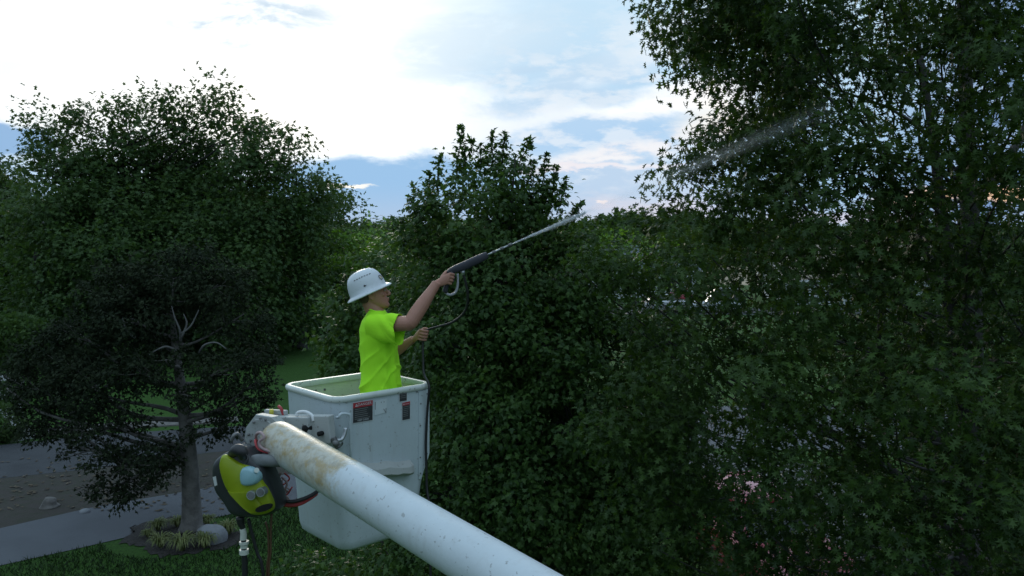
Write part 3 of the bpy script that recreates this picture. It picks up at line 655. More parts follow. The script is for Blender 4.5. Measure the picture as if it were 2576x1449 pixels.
house('suburban_house', 'low house with tan roof seen through the oak at right', (P(2190, 700, 80).x, 82, 0), 18, 11, 2.6, R(-6), 3.1, M_side, mat('tan_shingle', (.34, .27, .21), .9, .15, 2), 6)
# ================================================================== vehicles
def car(name, label, c, rz, body, L=4.6, W=1.85, H=1.5, pick=False):
    root = empty(name, c, label, 'car'); root.rotation_euler = (0, 0, rz)
    def fin(mb, nm, m, par=root, sm=False):
        me = mb.mesh(nm); o = bpy.data.objects.new(nm, me); COL.objects.link(o); me.materials.append(m); o.parent = par
        if sm: me.polygons.foreach_set('use_smooth', [True] * len(me.polygons)); me.set_sharp_from_angle(angle=R(35))
        return o
    w = W / 2
    def sec(x, z0, z1, k=1.0): return [Vector((x, s * w * k * a, z)) for s, a, z in [(-1, .92, z0), (-1, 1, z0 + .15), (-1, .98, z1 - .12), (-1, .86, z1), (1, .86, z1), (1, .98, z1 - .12), (1, 1, z0 + .15), (1, .92, z0)]]
    b = MB(); b.loft([sec(-L / 2, .45, .75, .85), sec(-L / 2 + .08, .28, .92, .95), sec(-L * .30, .25, .98), sec(L * .12, .25, .98), sec(L * .30, .25, .92), sec(L / 2 - .12, .28, .80, .93), sec(L / 2, .4, .62, .82)]); fin(b, 'body', body, sm=True)
    x0, x1, x2, x3 = (-L * .44, -L * .36, L * .02, L * .18)
    b = MB(); b.loft([[Vector((x0, -w * .82, .94)), Vector((x0, w * .82, .94)), Vector((x3, w * .82, .94)), Vector((x3, -w * .82, .94))], [Vector((x1, -w * .68, H - .06)), Vector((x1, w * .68, H - .06)), Vector((x2, w * .68, H - .06)), Vector((x2, -w * .68, H - .06))]]); fin(b, 'windows', M_glass)
    b = MB(); b.box(((x1 + x2) / 2, 0, H - .03), (x2 - x1 + .06, w * 1.42, .08), bev=.03)
    for s in (-1, 1):
        for xa, xb in ((x0, x1), (x3, x2), (-L * .14, -L * .14)): b.tube([Vector((xa, s * w * .83, .93)), Vector((xb, s * w * .69, H - .05))], .035, 6)
    fin(b, 'roof', body, sm=True)
    for sx in (-1, 1):
        for s in (-1, 1):
            cx = sx * L * .30; b = MB(); b.tube([Vector((cx, s * w * .84, .33)), Vector((cx, s * w * 1.0, .33))], .33, 20); wh = fin(b, 'wheel', mat('tyre', (.02, .02, .02), .9))
            b = MB(); b.tube([Vector((cx, s * w * .98, .33)), Vector((cx, s * w * 1.015, .33))], .2, 12); fin(b, 'rim', mat('alloy', (.5, .5, .52), .4, metal=.8), wh)
    for s in (-1, 1):
        fin(MB().box((L / 2 - .06, s * w * .62, .66), (.14, .34, .14), bev=.03), 'headlight', mat('lamp_glass', (.7, .72, .74), .2))
        fin(MB().box((-L / 2 + .04, s * w * .68, .78), (.1, .26, .16), bev=.03), 'tail_light', mat('tail_lamp', (.35, .02, .02), .3))
    return root
M_red = mat('red_paint', (.36, .032, .06), .35, .1, 2, coat=.5); M_wht = mat('white_paint', (.50, .52, .55), .35, .05, 2, coat=.5)
car('parked_car', 'red car parked under the pin oak at the bottom of the picture', (P(1935, 1390, 14.6).x, 14.9, .012), R(-78), M_red)
car('parked_car', 'white car on the far street glimpsed through the oak, left one', (P(1690, 770, 70).x, 70.5, .01), R(4), M_wht)
car('parked_van', 'white van on the far street glimpsed through the oak, right one', (P(1800, 770, 69).x, 69.5, .01), R(184), M_wht, 5.2, 2, 2.1)
car('parked_car', 'red car beyond the far street glimpsed through the oak', (P(1700, 742, 82).x, 80, .01), R(90), M_red)

# ================================================================== aerial lift
def dirty_white(name, base=(.66, .70, .71), stain=None, rough=.42, spots=.5):
    m, nt, b = new_mat(name); N = nt.nodes.new; L = nt.links.new; tc = N('ShaderNodeTexCoord')
    def nz(s, d=6, sc=(1, 1, 1)):
        mp = N('ShaderNodeMapping'); mp.inputs['Scale'].default_value = sc; L(tc.outputs['Object'], mp.inputs[0])
        n = N('ShaderNodeTexNoise'); n.inputs['Scale'].default_value = s; n.inputs['Detail'].default_value = d; n.inputs['Roughness'].default_value = .65; L(mp.outputs[0], n.inputs['Vector']); return n.outputs['Fac']
    def rng_(v, a, c): r = N('ShaderNodeMapRange'); L(v, r.inputs[0]); r.inputs[1].default_value = a; r.inputs[2].default_value = c; return r.outputs[0]
    def mx(f, a, c):
        n = N('ShaderNodeMix'); n.data_type = 'RGBA'; L(f, n.inputs[0])
        for s, v in ((6, a), (7, c)):
            if isinstance(v, tuple): n.inputs[s].default_value = (*v, 1)
            else: L(v, n.inputs[s])
        return n.outputs[2]
    def mul(a, k):
        n = N('ShaderNodeMath'); n.operation = 'MULTIPLY'; L(a, n.inputs[0])
        if isinstance(k, float): n.inputs[1].default_value = k
        else: L(k, n.inputs[1])
        return n.outputs[0]
    c = mx(rng_(nz(2.2), .35, .75), base, tuple(x * .86 for x in base))
    c = mx(mul(rng_(nz(14, 6, (1, 1, .12)), .55, .75), .35), c, (.38, .38, .36))       # vertical run marks
    c = mx(mul(rng_(nz(38, 4), .64, .69), spots), c, (.16, .15, .13))                  # chips and specks
    c = mx(mul(rng_(nz(30, 3, (1, .35, .9)), .66, .69), spots), c, (.20, .19, .17))
    if stain:
        st_c, fac = stain(N, L, tc, nz, rng_, mx, mul); c = mx(fac, c, st_c)
    L(c, b.inputs['Base Color']); b.inputs['Roughness'].default_value = rough
    bp = N('ShaderNodeBump'); bp.inputs['Strength'].default_value = .15; bp.inputs['Distance'].default_value = .01; L(nz(30), bp.inputs['Height']); L(bp.outputs[0], b.inputs['Normal'])
    return m
M_buck = dirty_white('bucket_fibreglass', (.54, .605, .635))
M_liner = dirty_white('bucket_liner', (.68, .71, .60), None, .5, .35)
M_rim = dirty_white('bucket_rim', (.62, .66, .62), None, .45, .9)
M_steelw = dirty_white('painted_steel', (.42, .44, .43), None, .55, 1.6)
M_steel = mat('grey_steel', (.20, .20, .20), .5, .4, 20, metal=.4)
M_alu = mat('bright_metal', (.50, .52, .54), .35, .2, 20, metal=.8)
M_black = mat('black_plastic', (.022, .023, .026), .45, .2, 10)
M_rub = mat('black_rubber', (.015, .015, .017), .55, .2, 10)
M_hole = mat('dark_opening', (.006, .006, .006), .9)
M_redh = mat('red_hose', (.45, .045, .05), .5, .3, 20)
M_pink = mat('faded_hose', (.42, .30, .30), .6, .3, 20)

lift = empty('bucket_lift', P(705, 1105, 4.62), 'white boom arm of a bucket truck carrying a fibreglass work bucket', 'bucket lift')
# --- bucket: u runs from the near corner to the right corner, v from the near corner to the left corner
RIMZ = 5.50
NC = Vector((-1.10, 4.85, 0)); ua = R(43.5); eu = Vector((math.cos(ua), math.sin(ua), 0)); ev = Vector((-math.sin(ua), math.cos(ua), 0))
LU, LV = .76, .68
def ring(u0, u1, v0, v1, z, r, seg=8):
    out = []
    for (cx, cy, a0) in ((u1 - r, v0 + r, -90), (u1 - r, v1 - r, 0), (u0 + r, v1 - r, 90), (u0 + r, v0 + r, 180)):
        for i in range(seg + 1):
            a = R(a0 + 90 * i / seg); q = NC + eu * (cx + r * math.cos(a)) + ev * (cy + r * math.sin(a)); out.append(Vector((q.x, q.y, z)))
    return out
# (z, u0, u1, v0, v1, r)
lev = [(RIMZ - .008, 0, LU, 0, LV, .09), (RIMZ - .3, .01, LU - .003, .004, LV - .01, .085), (5.02, .025, LU - .006, .01, LV - .025, .07), (4.80, .04, LU - .06, .016, LV - .035, .07),
       (4.56, .055, LU - .10, .02, LV - .045, .07), (4.51, .065, LU - .115, .03, LV - .055, .075), (4.485, .09, LU - .14, .055, LV - .08, .08), (4.478, .13, LU - .18, .1, LV - .12, .08)]
outer = [ring(u0, u1, v0, v1, z, r) for z, u0, u1, v0, v1, r in lev]
t_ = .014
inner = [ring(u0 + t_, u1 - t_, v0 + t_, v1 - t_, z, r - .012) for z, u0, u1, v0, v1, r in lev[:5]] + [ring(.11, LU - .16, .07, LV - .10, 4.555, .07)]
b = MB(); b.loft(outer, caps=False); n_ = len(outer[0]); b.add(outer[-1], [tuple(range(n_))])
b.add(outer[0] + inner[0], [(i, (i + 1) % n_, n_ + (i + 1) % n_, n_ + i) for i in range(n_)])
bucket = b.build('bucket', M_buck, lift, True, 40)
b = MB(); b.loft(list(reversed(inner)), caps=False); b.add(inner[-1], [tuple(range(n_))]); b.build('liner', M_liner, bucket, True, 40)
# rim: a lip folded outwards
prof = [(-.004, -.026), (.010, -.026), (.014, -.020), (.017, -.008), (.012, .005), (0, .010), (-.020, .008), (-.026, -.004), (-.024, -.03), (-.016, -.03)]
rr_ = []
for off, dz in prof: rr_.append(ring(-off, LU + off, -off, LV + off, RIMZ + dz, .09 + off))
b = MB(); b.loft(rr_, closed=True); b.build('rim', M_rim, bucket, True, 50)
def panel(px, py, out=.004, face='v'):
    "point on the near right (v=0) or near left (u=0) panel under a picture position"
    o_ = Vector((0, 0, CAMZ)); d = ray(px, py)
    if face == 'v': n = (-ev + Vector((0, 0, -.02))).normalized(); p0 = NC + Vector((0, 0, RIMZ))
    else: n = (-eu + Vector((0, 0, -.045))).normalized(); p0 = NC + Vector((0, 0, RIMZ))
    t = (p0 - o_).dot(n) / d.dot(n); return o_ + d * t + n * out
nV = (-ev + Vector((0, 0, -.02))).normalized(); nU = (-eu + Vector((0, 0, -.045))).normalized()
def plate(mb, quad, thick, nrm, mi=0):
    q = [Vector(p) for p in quad]; q2 = [p - nrm * thick for p in q]
    mb.add(q + q2, [(0, 1, 2, 3), (7, 6, 5, 4), (0, 1, 5, 4), (1, 2, 6, 5), (2, 3, 7, 6), (3, 0, 4, 7)], mi)
# right flange strip
b = MB(); q = [panel(1052, 985, .006), panel(1079, 978, .006), panel(1079, 1140, .006), panel(1058, 1205, .006), panel(1052, 1205, .006)]
b.add(q + [p - nV * .012 for p in q], [(0, 1, 2, 3, 4), (9, 8, 7, 6, 5)] + [(i, (i + 1) % 5, 5 + (i + 1) % 5, 5 + i) for i in range(5)]); b.build('corner_flange', M_buck, bucket)
# stickers
M_stk = mat('sticker_dark', (.045, .045, .05), .4, .3, 60); M_sred = mat('sticker_red', (.40, .03, .045), .4, .1, 40); M_sw = mat('sticker_white', (.62, .63, .64), .45, .1, 30); M_sfade = mat('sticker_faded', (.60, .65, .67), .5, .06, 30); M_sgr = mat('sticker_grey_print', (.22, .22, .22), .5, .1, 40)
def sticker(x0, y0, x1, y1, dy, head=.28, txt=None, hs=.02, foot=None, name='warning_sticker', lab=None):
    "x0,y0 upper left; x1,y1 lower right; dy: rise of the right side in the picture"
    tl, tr, br, bl_ = panel(x0, y0, .005), panel(x1, y0 + dy, .005), panel(x1, y1 + dy, .005), panel(x0, y1, .005)
    ex = (tr - tl).normalized(); W = (tr - tl).length; H = (tl - bl_).length; ez = (tl - bl_).normalized()
    o = MB(); bd = .004; plate(o, [tl - ex * bd + ez * bd, tr + ex * bd + ez * bd, br + ex * bd - ez * bd, bl_ - ex * bd - ez * bd], .002, nV, 0)
    e = nV * .0012; plate(o, [tl + e, tr + e, br + e, bl_ + e], .001, nV, 1)
    if head: e = nV * .0024; plate(o, [tl + e, tr + e, tr - ez * H * head + e, tl - ez * H * head + e], .001, nV, 2)
    e = nV * .004
    if txt:
        text_mesh(o, txt, tl + ex * W * .58 - ez * (H * head * .72) + e, ex, ez, hs, mi=0)
        c = tl + ex * W * .16 - ez * H * head * .75 + e; s = H * head * .55; o.add([c - ex * s * .55, c + ex * s * .55, c + ez * s], [(0, 1, 2)], 0); o.add([c - ex * s * .08 + ez * s * .2 + nV * .001, c + ex * s * .08 + ez * s * .2 + nV * .001, c + ex * s * .08 + ez * s * .65 + nV * .001, c - ex * s * .08 + ez * s * .65 + nV * .001], [(0, 1, 2, 3)], 2)
    n = max(3, int(H * (1 - head) / .014))
    for i in range(n):
        z = H * (head + .06) + i * .0125
        if z > H * .86: break
        w = W * random.uniform(.6, .86); a = tl + ex * W * .07 - ez * z + e; o.add([a, a + ex * w, a + ex * w - ez * .0035, a - ez * .0035], [(0, 1, 2, 3)], 3)
    if foot: text_mesh(o, foot, tl + ex * W * .5 - ez * H * .95 + e, ex, ez, hs * .6, mi=0)
    ob_ = o.build(name, [M_sw, M_stk, M_sred, M_sgr], bucket)
    if lab: ob_['label'] = lab
sticker(887, 1014, 936, 1064, -8, .26, 'DANGER', .026, 'KEEP CLEAR', lab='large black and red DANGER sticker')
sticker(1004, 990, 1022, 1010, -3, .0, None, .01, lab='small dark sticker under the rim')
sticker(1011, 1013, 1030, 1057, -4, .18, 'DANGER', .009, lab='narrow upright black and red sticker')
b = MB(); plate(b, [panel(941, 1009, .004), panel(972, 1003, .004), panel(972, 1037, .004), panel(941, 1045, .004)], .002, nV, 0)
for (xa, ya, xb, yb) in [(943, 1010, 943, 1030), (964, 1028, 970, 1038), (970, 1026, 970, 1038), (958, 1010, 958, 1013), (965, 1009, 965, 1012)]: b.tube([panel(xa, ya, .0055), panel(xb, yb, .0055)], .0018, 5, 1)
b.build('diagram_sticker', [M_sfade, M_sgr], bucket)
# step moulded on the panel
b = MB()
s0, s1 = panel(880, 1172), panel(1034, 1152); mid = (s0 + s1) / 2
rows = []
for k_ in range(13):
    t = k_ / 12; c = panel(835 + 196 * t, 1190 - 12 * t, 0); w = .075 * (1 if 0 < t < 1 else .55) * (1 + .16 * math.sin(k_ * 2.3)); h1 = .028 + .006 * math.sin(k_ * 1.7)
    rows.append([c - nV * .01 + Vector((0, 0, h1 + .03)), c + nV * w * .6 + Vector((0, 0, h1 + .012)), c + nV * w + Vector((0, 0, h1)), c + nV * (w + .008) + Vector((0, 0, -.012)), c + nV * w * .8 + Vector((0, 0, -.032)), c - nV * .01 + Vector((0, 0, -.05))])
b.loft(rows); b.build('step', dirty_white('stained_step', (.42, .44, .42), None, .7, 1.0), bucket, True, 50)
# loop handle and latch on the right panel, rail inside the near corner
b = MB(); b.tube([panel(847, 1050, .0), panel(847, 1047, .03), panel(850, 1039, .035), panel(866, 1039, .035), panel(873, 1046, .035), panel(875, 1080, .03), panel(876, 1140, .03), panel(876, 1146, 0)], .009, 10, smooth=4); b.build('loop_handle', M_buck, bucket, True)
b = MB(); b.tube([panel(822, 1101, .05), panel(838, 1103, .06), panel(849, 1098, .06), panel(855, 1085, .06), panel(858, 1072, .055)], [.014, .015, .013, .012, .014], 10, smooth=3); b.ball(panel(823, 1101, .05), .022); b.tube([panel(846, 1112, 0), panel(846, 1112, .05)], .02, 12); b.build('latch_lever', M_alu, bucket, True)
b = MB()
for (x, y) in [(1073, 990), (1057, 1015), (1073, 1080), (1056, 1070), (1056, 1190), (1056, 1150), (1073, 1140), (1048, 985)]: b.ball(panel(x, y, .007), (.006, .006, .006), sub=1)
b.build('bolts', M_steel, bucket, True)
for (x, y) in [(781, 1012), (760, 1010)]: pass
# bolts inside, on the far wall
b = MB()
for z in (5.43, 5.36):
    for uu in (.34, .41): q = NC + eu * (uu - .1) + ev * (LV - .02); b.ball((q.x, q.y, z), .009, sub=1)
b.build('liner_bolts', M_steel, bucket, True)
# --- bracket between boom head and bucket
def frame_box(mb, p0, p1, w, h, bev=.006, mi=0, up=Vector((0, 0, 1))):
    p0, p1 = Vector(p0), Vector(p1); ex = (p1 - p0).normalized(); ey = up.cross(ex).normalized(); ez = ex.cross(ey)
    mb.box((p0 + p1) / 2, ((p1 - p0).length, w, h), Matrix((ex, ey, ez)).transposed(), bev, 2, mi)
b = MB()
frame_box(b, P(672, 1083, 4.98), P(790, 1087, 4.80), .10, .20)
frame_box(b, P(786, 1078, 4.82), P(836, 1079, 4.76), .06, .17)
frame_box(b, P(668, 1035, 5.0), P(722, 1038, 4.93), .03, .03)
brk = b.build('mounting_bracket', M_steelw, lift)
b = MB()
for (x, y, r_, d) in [(765, 1079, .022, 4.82), (801, 1092, .015, 4.79), (700, 1060, .012, 4.93)]:
    c = P(x, y, d - .06); n = Vector((-.6, -.8, 0)).normalized(); b.tube([c, c - n * .06], r_, 16)
b.build('pin_hole', M_hole, brk, True)
b = MB(); b.tube([P(747, 1046, 4.83), P(749, 1038, 4.83), P(768, 1036, 4.82), P(785, 1045, 4.79), P(788, 1060, 4.78)], .010, 8, smooth=4); b.build('grab_rail', M_trim, brk, True)
b = MB()
for (x0, y0, x1, y1) in [(845, 1115, 852, 1125), (700, 1100, 706, 1108)]: b.ball(P(x0, y0, 4.72), .022)
frame_box(b, P(838, 1100, 4.74), P(852, 1128, 4.73), .03, .03)
b.build('hinge_block', M_steel, brk)
# --- boom head
b = MB(); nb = Vector((-.25, -.97, .1)).normalized()
hp = [P(x, y, 4.70) for x, y in [(640, 1043), (682, 1050), (720, 1090), (700, 1150), (650, 1142), (628, 1120), (618, 1118), (611, 1106), (616, 1074)]]
pillow(b, hp, nb, [(.96, -.10), (1, -.09), (1, -.02), (.97, -.01)])
pillow(b, hp, nb, [(.80, -.02), (.80, .012)])
b.build('boom_head', M_steelw, lift)
b = MB()
for (x, y) in [(625, 1093), (630, 1108), (638, 1062), (655, 1052), (668, 1056)]: b.tube([P(x, y, 4.70), P(x, y, 4.66)], .008, 8)
b.tube([P(613, 1118, 4.68), P(622, 1126, 4.64), P(640, 1130, 4.62)], .012, 8); b.build('head_bolts', M_steel, lift, True)
for pts_, m_, r_, nm in [([(646, 1118, 4.62), (644, 1095, 4.55), (655, 1088, 4.52), (664, 1100, 4.5), (652, 1112, 4.5), (660, 1128, 4.49), (700, 1142, 4.46), (722, 1146, 4.48)], M_pink, .009, 'hydraulic_hose'),
                         ([(650, 1112, 4.6), (642, 1108, 4.54), (650, 1130, 4.5), (680, 1140, 4.49), (720, 1150, 4.49)], M_redh, .007, 'hydraulic_hose'),
                         ([(701, 1022, 4.95), (707, 1028, 4.93), (712, 1040, 4.93), (716, 1050, 4.93)], M_redh, .010, 'hydraulic_hose'),
                         ([(610, 1108, 4.70), (598, 1092, 4.68), (588, 1096, 4.66), (582, 1110, 4.66)], M_steel, .011, 'hydraulic_hose'),
                         ([(700, 1262, 4.6), (720, 1270, 4.6), (750, 1268, 4.62), (775, 1256, 4.7), (795, 1242, 4.8)], M_redh, .014, 'hydraulic_hose'),
                         ([(700, 1255, 4.6), (730, 1262, 4.58), (760, 1256, 4.62), (790, 1242, 4.7), (810, 1225, 4.8)], M_rub, .012, 'hydraulic_hose'),
                         ([(706, 1190, 4.62), (700, 1210, 4.64), (712, 1235, 4.66), (722, 1215, 4.66), (708, 1200, 4.66)], M_pink, .007, 'hydraulic_hose'),
                         ([(715, 1190, 4.7), (728, 1205, 4.7), (705, 1228, 4.7), (720, 1245, 4.7), (735, 1225, 4.7)], M_redh, .005, 'hydraulic_hose')]:
    b = MB(); b.tube([P(*p) for p in pts_], r_, 8, smooth=5); b.build(nm, m_, lift, True)
b = MB(); b.tube([P(683, 1046, 4.93), P(683, 1030, 4.93)], .014, 12); b.build('yellow_cap', mat('yellow_plastic', (.55, .50, .05), .5), lift, True)
b = MB()
for i in range(14):
    x, y = random.uniform(700, 728), random.uniform(1195, 1250); b.tube([P(x, y, 4.72), P(x + random.uniform(-14, 14), y + random.uniform(5, 16), 4.70)], .004, 5)
b.build('wire_tangle', mat('faded_wire', (.30, .24, .22), .7), lift, True)
# --- boom tube
b0, b1 = P(703, 1110, 4.62), P(1137, 1372, 3.53)
bd = (b1 - b0).normalized(); bend_ = b0 + bd * 9.5
ba = bd.cross(Vector((0, 0, 1))).normalized(); bu = ba.cross(bd)
def bring(t, r_, k=40): c = b0 + bd * t; return [c + (ba * math.cos(a) + bu * math.sin(a)) * r_ for a in np.linspace(0, 2 * math.pi, k + 1)[:-1]]
def stain(N, L, tc, nz, rng_, mx, mul):
    d = N('ShaderNodeVectorMath'); d.operation = 'SUBTRACT'; L(tc.outputs['Object'], d.inputs[0]); d.inputs[1].default_value = tuple(b0)
    def dot(v): n = N('ShaderNodeVectorMath'); n.operation = 'DOT_PRODUCT'; L(d.outputs[0], n.inputs[0]); n.inputs[1].default_value = tuple(v); return n.outputs['Value']
    along, up = dot(bd), dot((bu * .8 - ba * .2 * 0).normalized())
    nn = nz(9)
    def add(a, c): n = N('ShaderNodeMath'); n.operation = 'ADD'; L(a, n.inputs[0]); L(c, n.inputs[1]); return n.outputs[0]
    e = add(along, mul(nn, -.5)); f = rng_(e, .55, .46); f = mul(f, rng_(add(up, mul(nz(12), .12)), -.02, .06))
    c = mx(rng_(nz(15), .45, .60), (.50, .47, .38), (.40, .29, .12)); c = mx(mul(rng_(nz(34, 6), .50, .66), .8), c, (.30, .27, .21))
    return c, mul(f, .9)
M_boom = dirty_white('boom_gelcoat', (.62, .68, .715), stain, .38, .5)
b = MB(); b.loft([bring(-.075, .05), bring(-.07, .085), bring(-.045, .108), bring(-.01, .116), bring(.05, .118)] + [bring(.3 * i, .118 + .0008 * i) for i in range(1, 32)])
b.build('boom', M_boom, lift, True, 50)
b = MB(); hd_ = (-ba * .0 + (Vector((0, 0, CAMZ)) - P(724, 1148, 4.5)).normalized()); c = P(724, 1149, 4.50)
b.tube([P(724, 1150, 4.475), P(724, 1148, 4.56)], .026, 18, ell=(1, 1)); b.build('hose_port', M_hole, lift, True)
# grey cylinder sticking out below the boom
b = MB(); b.tube([P(722, 1160, 4.50), P(700, 1161, 4.46), P(660, 1158, 4.44), P(640, 1160, 4.44), P(631, 1168, 4.46)], [.030, .032, .036, .036, .026], 16, smooth=3); b.build('tool_holder_tube', mat('worn_grey_metal', (.17, .18, .185), .6, .4, 18), lift, True)
# dark plate running down beside the power unit
b = MB(); b.tube([P(662, 1172, 4.52), P(678, 1185, 4.52), P(690, 1215, 4.52), P(697, 1245, 4.52), P(703, 1272, 4.54)], [.028, .04, .04, .034, .02], 10, smooth=4, ell=(1, .5)); b.build('support_strap', M_black, lift, True)

# ================================================================== power unit hanging below the boom tip
def cr(cx, cy, d=4.42): return P(515.2 + cx * .3777, 901.6 + cy * .3777, d)
unit_ = empty('pressure_washer', cr(270, 1070, 4.5), 'lime green and black power washer unit hanging below the boom tip', 'pressure washer')
nf = Vector((-.12, -.98, .12)).normalized()
b = MB(); poly = round_poly([cr(x, y) for x, y in [(50, 690), (110, 635), (200, 598), (262, 600), (300, 650), (380, 700), (430, 820), (490, 990), (450, 1040), (330, 1066), (175, 1062), (120, 960), (60, 890), (42, 780)]], 2)
pillow(b, poly, nf, [(.72, -.20), (.90, -.185), (.98, -.15), (1, -.09), (1, -.03), (.97, .0), (.90, .018), (.80, .025)])
b.build('housing', mat('black_housing', (.035, .038, .042), .4, .2, 12), unit_, True, 60)
b = MB(); lp = round_poly([cr(x, y, 4.40) for x, y in [(112, 655), (140, 632), (205, 672), (245, 700), (330, 720), (380, 800), (425, 870), (468, 985), (440, 1028), (340, 1045), (295, 1020), (235, 965), (185, 890), (150, 865), (104, 730)]], 2)
pillow(b, lp, nf, [(1.0, -.02), (1.0, .012), (.97, .026), (.90, .034)]); b.build('green_cover', mat('lime_plastic', (.29, .36, .012), .42, .12, 10), unit_, True, 60)
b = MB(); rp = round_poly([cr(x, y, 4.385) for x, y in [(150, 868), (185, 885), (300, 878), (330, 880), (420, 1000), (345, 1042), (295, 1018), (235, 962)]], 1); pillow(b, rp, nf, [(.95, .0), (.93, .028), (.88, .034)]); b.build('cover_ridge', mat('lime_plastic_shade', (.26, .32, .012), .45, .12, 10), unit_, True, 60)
b = MB(); cp = round_poly([cr(x, y, 4.36) for x, y in [(240, 735), (290, 715), (365, 760), (372, 810), (340, 840), (262, 852), (240, 820)]], 2); pillow(b, cp, nf, [(1, -.03), (1, .006), (.9, .022), (.7, .028)]); tank = b.build('detergent_tank', mat('pale_cyan_plastic', (.30, .50, .56), .35, .1, 10), unit_, True, 60)
b = MB(); b.tube([cr(345, 745, 4.35), cr(345, 745, 4.325)], .014, 16); b.build('cap', M_rim, tank, True, 50)
for (x, y) in [(330, 902), (393, 882)]:
    c = cr(x, y, 4.375); b = MB(); b.tube([c, c + nf * .045], .026, 22); g = b.build('gauge', M_alu, unit_, True, 50); b = MB(); b.tube([c + nf * .04, c + nf * .049], .020, 22); b.build('gauge_glass', M_steel, g, True, 50)
b = MB(); spz = round_poly([cr(x, y, 4.37) for x, y in [(345, 1000), (380, 975), (440, 962), (458, 975), (440, 1005), (360, 1022)]], 2); pillow(b, spz, nf, [(1, .0), (1, .026)]); b.build('carry_slot', M_hole, unit_, True, 50)
b = MB(); plate(b, [cr(52, 790, 4.40), cr(72, 785, 4.39), cr(82, 845, 4.39), cr(65, 852, 4.40)], .03, nf); b.build('white_badge', M_sw, unit_)
b = MB(); b.tube([cr(180, 640, 4.42), cr(215, 610, 4.38), cr(250, 625, 4.37), cr(255, 665, 4.38)], [.025, .035, .035, .022], 12, smooth=4); b.build('carry_handle', M_black, unit_, True)
b = MB(); b.tube([cr(268, 630, 4.36), cr(290, 665, 4.34), cr(280, 700, 4.34)], .003, 5, smooth=4); b.build('cord', M_rub, unit_, True)
b = MB(); b.tube([cr(235, 1055, 4.45), cr(240, 1100, 4.45), cr(255, 1145, 4.45), cr(262, 1300, 4.45), cr(266, 1500, 4.45), cr(250, 2600, 4.45), cr(240, 4200, 4.45)], [.024, .020, .014, .016, .016, .016, .016], 10, smooth=3); hs_ = b.build('supply_hose', M_rub, unit_, True)
b = MB(); b.tube([cr(250, 1135, 4.448), cr(258, 1160, 4.448), cr(258, 1205, 4.448)], [.017, .018, .02], 12)
for y0, y1 in ((1218, 1235), (1272, 1302)): b.tube([cr(261, y0, 4.45), cr(262, y1, 4.45)], .027, 14)
b.tube([cr(261, 1240, 4.45), cr(261, 1262, 4.45)], .020, 14)
b.build('hose_fitting', mat('white_fitting', (.60, .62, .56), .4, .2, 30), hs_, True, 50)
for pts_, r_, m_, lab in [([(290, 1068, 4.48), (310, 1150, 4.48), (350, 1300, 4.48), (392, 1460, 4.48), (480, 2400, 4.5), (520, 3900, 4.5)], .010, M_rub, None), ([(445, 1035, 4.5), (440, 1150, 4.5), (438, 1300, 4.5), (425, 1460, 4.5), (400, 2400, 4.5), (420, 3900, 4.5)], .006, mat('brown_cord', (.10, .05, .025), .6), None),
                     ([(405, 1090, 4.5), (420, 1150, 4.5), (425, 1300, 4.5), (412, 1460, 4.5), (380, 2400, 4.5), (400, 3900, 4.5)], .006, mat('brown_cord', (.10, .05, .025), .6), None)]:
    b = MB(); b.tube([cr(*p) for p in pts_], r_, 8, smooth=4); b.build('power_cord', m_, unit_, True)

# ================================================================== the worker
MY = 5.36
yaw = R(10); Fd = Vector((math.cos(yaw), math.sin(yaw), 0)); Sd = Vector((-math.sin(yaw), math.cos(yaw), 0)); Zd = Vector((0, 0, 1))
tc_ = P(955, 900, MY); CX, CY = tc_.x, MY
person = empty('person', (CX, CY, 4.57), 'person in neon yellow shirt and white hard hat aiming a spray gun from the bucket', 'person')
def sect(z, f0, a, s_, s0=0.0, k=24, pw=.85):
    out = []
    for i in range(k):
        t = 2 * math.pi * i / k; ca, sa = math.cos(t), math.sin(t); ca = math.copysign(abs(ca) ** pw, ca); sa = math.copysign(abs(sa) ** pw, sa)
        out.append(Vector((CX, CY, z)) + Fd * (f0 + a * ca) + Sd * (s0 + s_ * sa))
    return out
skin = MB()
skin.loft([sect(5.36, .0, .105, .15), sect(5.50, 0, .10, .145), sect(5.66, 0, .105, .15), sect(5.82, -.005, .11, .165), sect(5.92, -.01, .10, .17), sect(5.965, -.01, .075, .13), sect(6.0, -.01, .055, .065)])
for s in (-1, 1):      # legs
    q0 = Vector((CX, CY, 0)) + Sd * s * .09; skin.tube([q0 + Vector((0, 0, 5.42)), q0 + Vector((.01, 0, 5.2)), q0 + Vector((.02, 0, 5.02)), q0 + Vector((0, 0, 4.85)), q0 + Vector((0, 0, 4.66))], [.095, .085, .06, .058, .04], 14, smooth=3)
HE = P(936, 738, MY); hp_ = R(12)
hf = (Fd * math.cos(hp_) + Zd * math.sin(hp_)); ht = (-Fd * math.sin(hp_) + Zd * math.cos(hp_)); hs = Sd
def H(f, s, t): return HE + hf * f + hs * s + ht * t
def hring(t, back, front, w, k=24):
    c = (front + back) / 2; a = (front - back) / 2; return [H(c + a * math.cos(x), w * math.sin(x), t) for x in np.linspace(0, 2 * math.pi, k + 1)[:-1]]
skin.loft([hring(-.118, .035, .088, .020), hring(-.105, .005, .097, .042), hring(-.085, -.02, .096, .055), hring(-.06, -.06, .093, .064), hring(-.03, -.088, .092, .071), hring(0, -.098, .090, .075), hring(.03, -.100, .096, .077), hring(.06, -.096, .092, .075), hring(.09, -.075, .07, .058), hring(.107, -.03, .03, .03)])
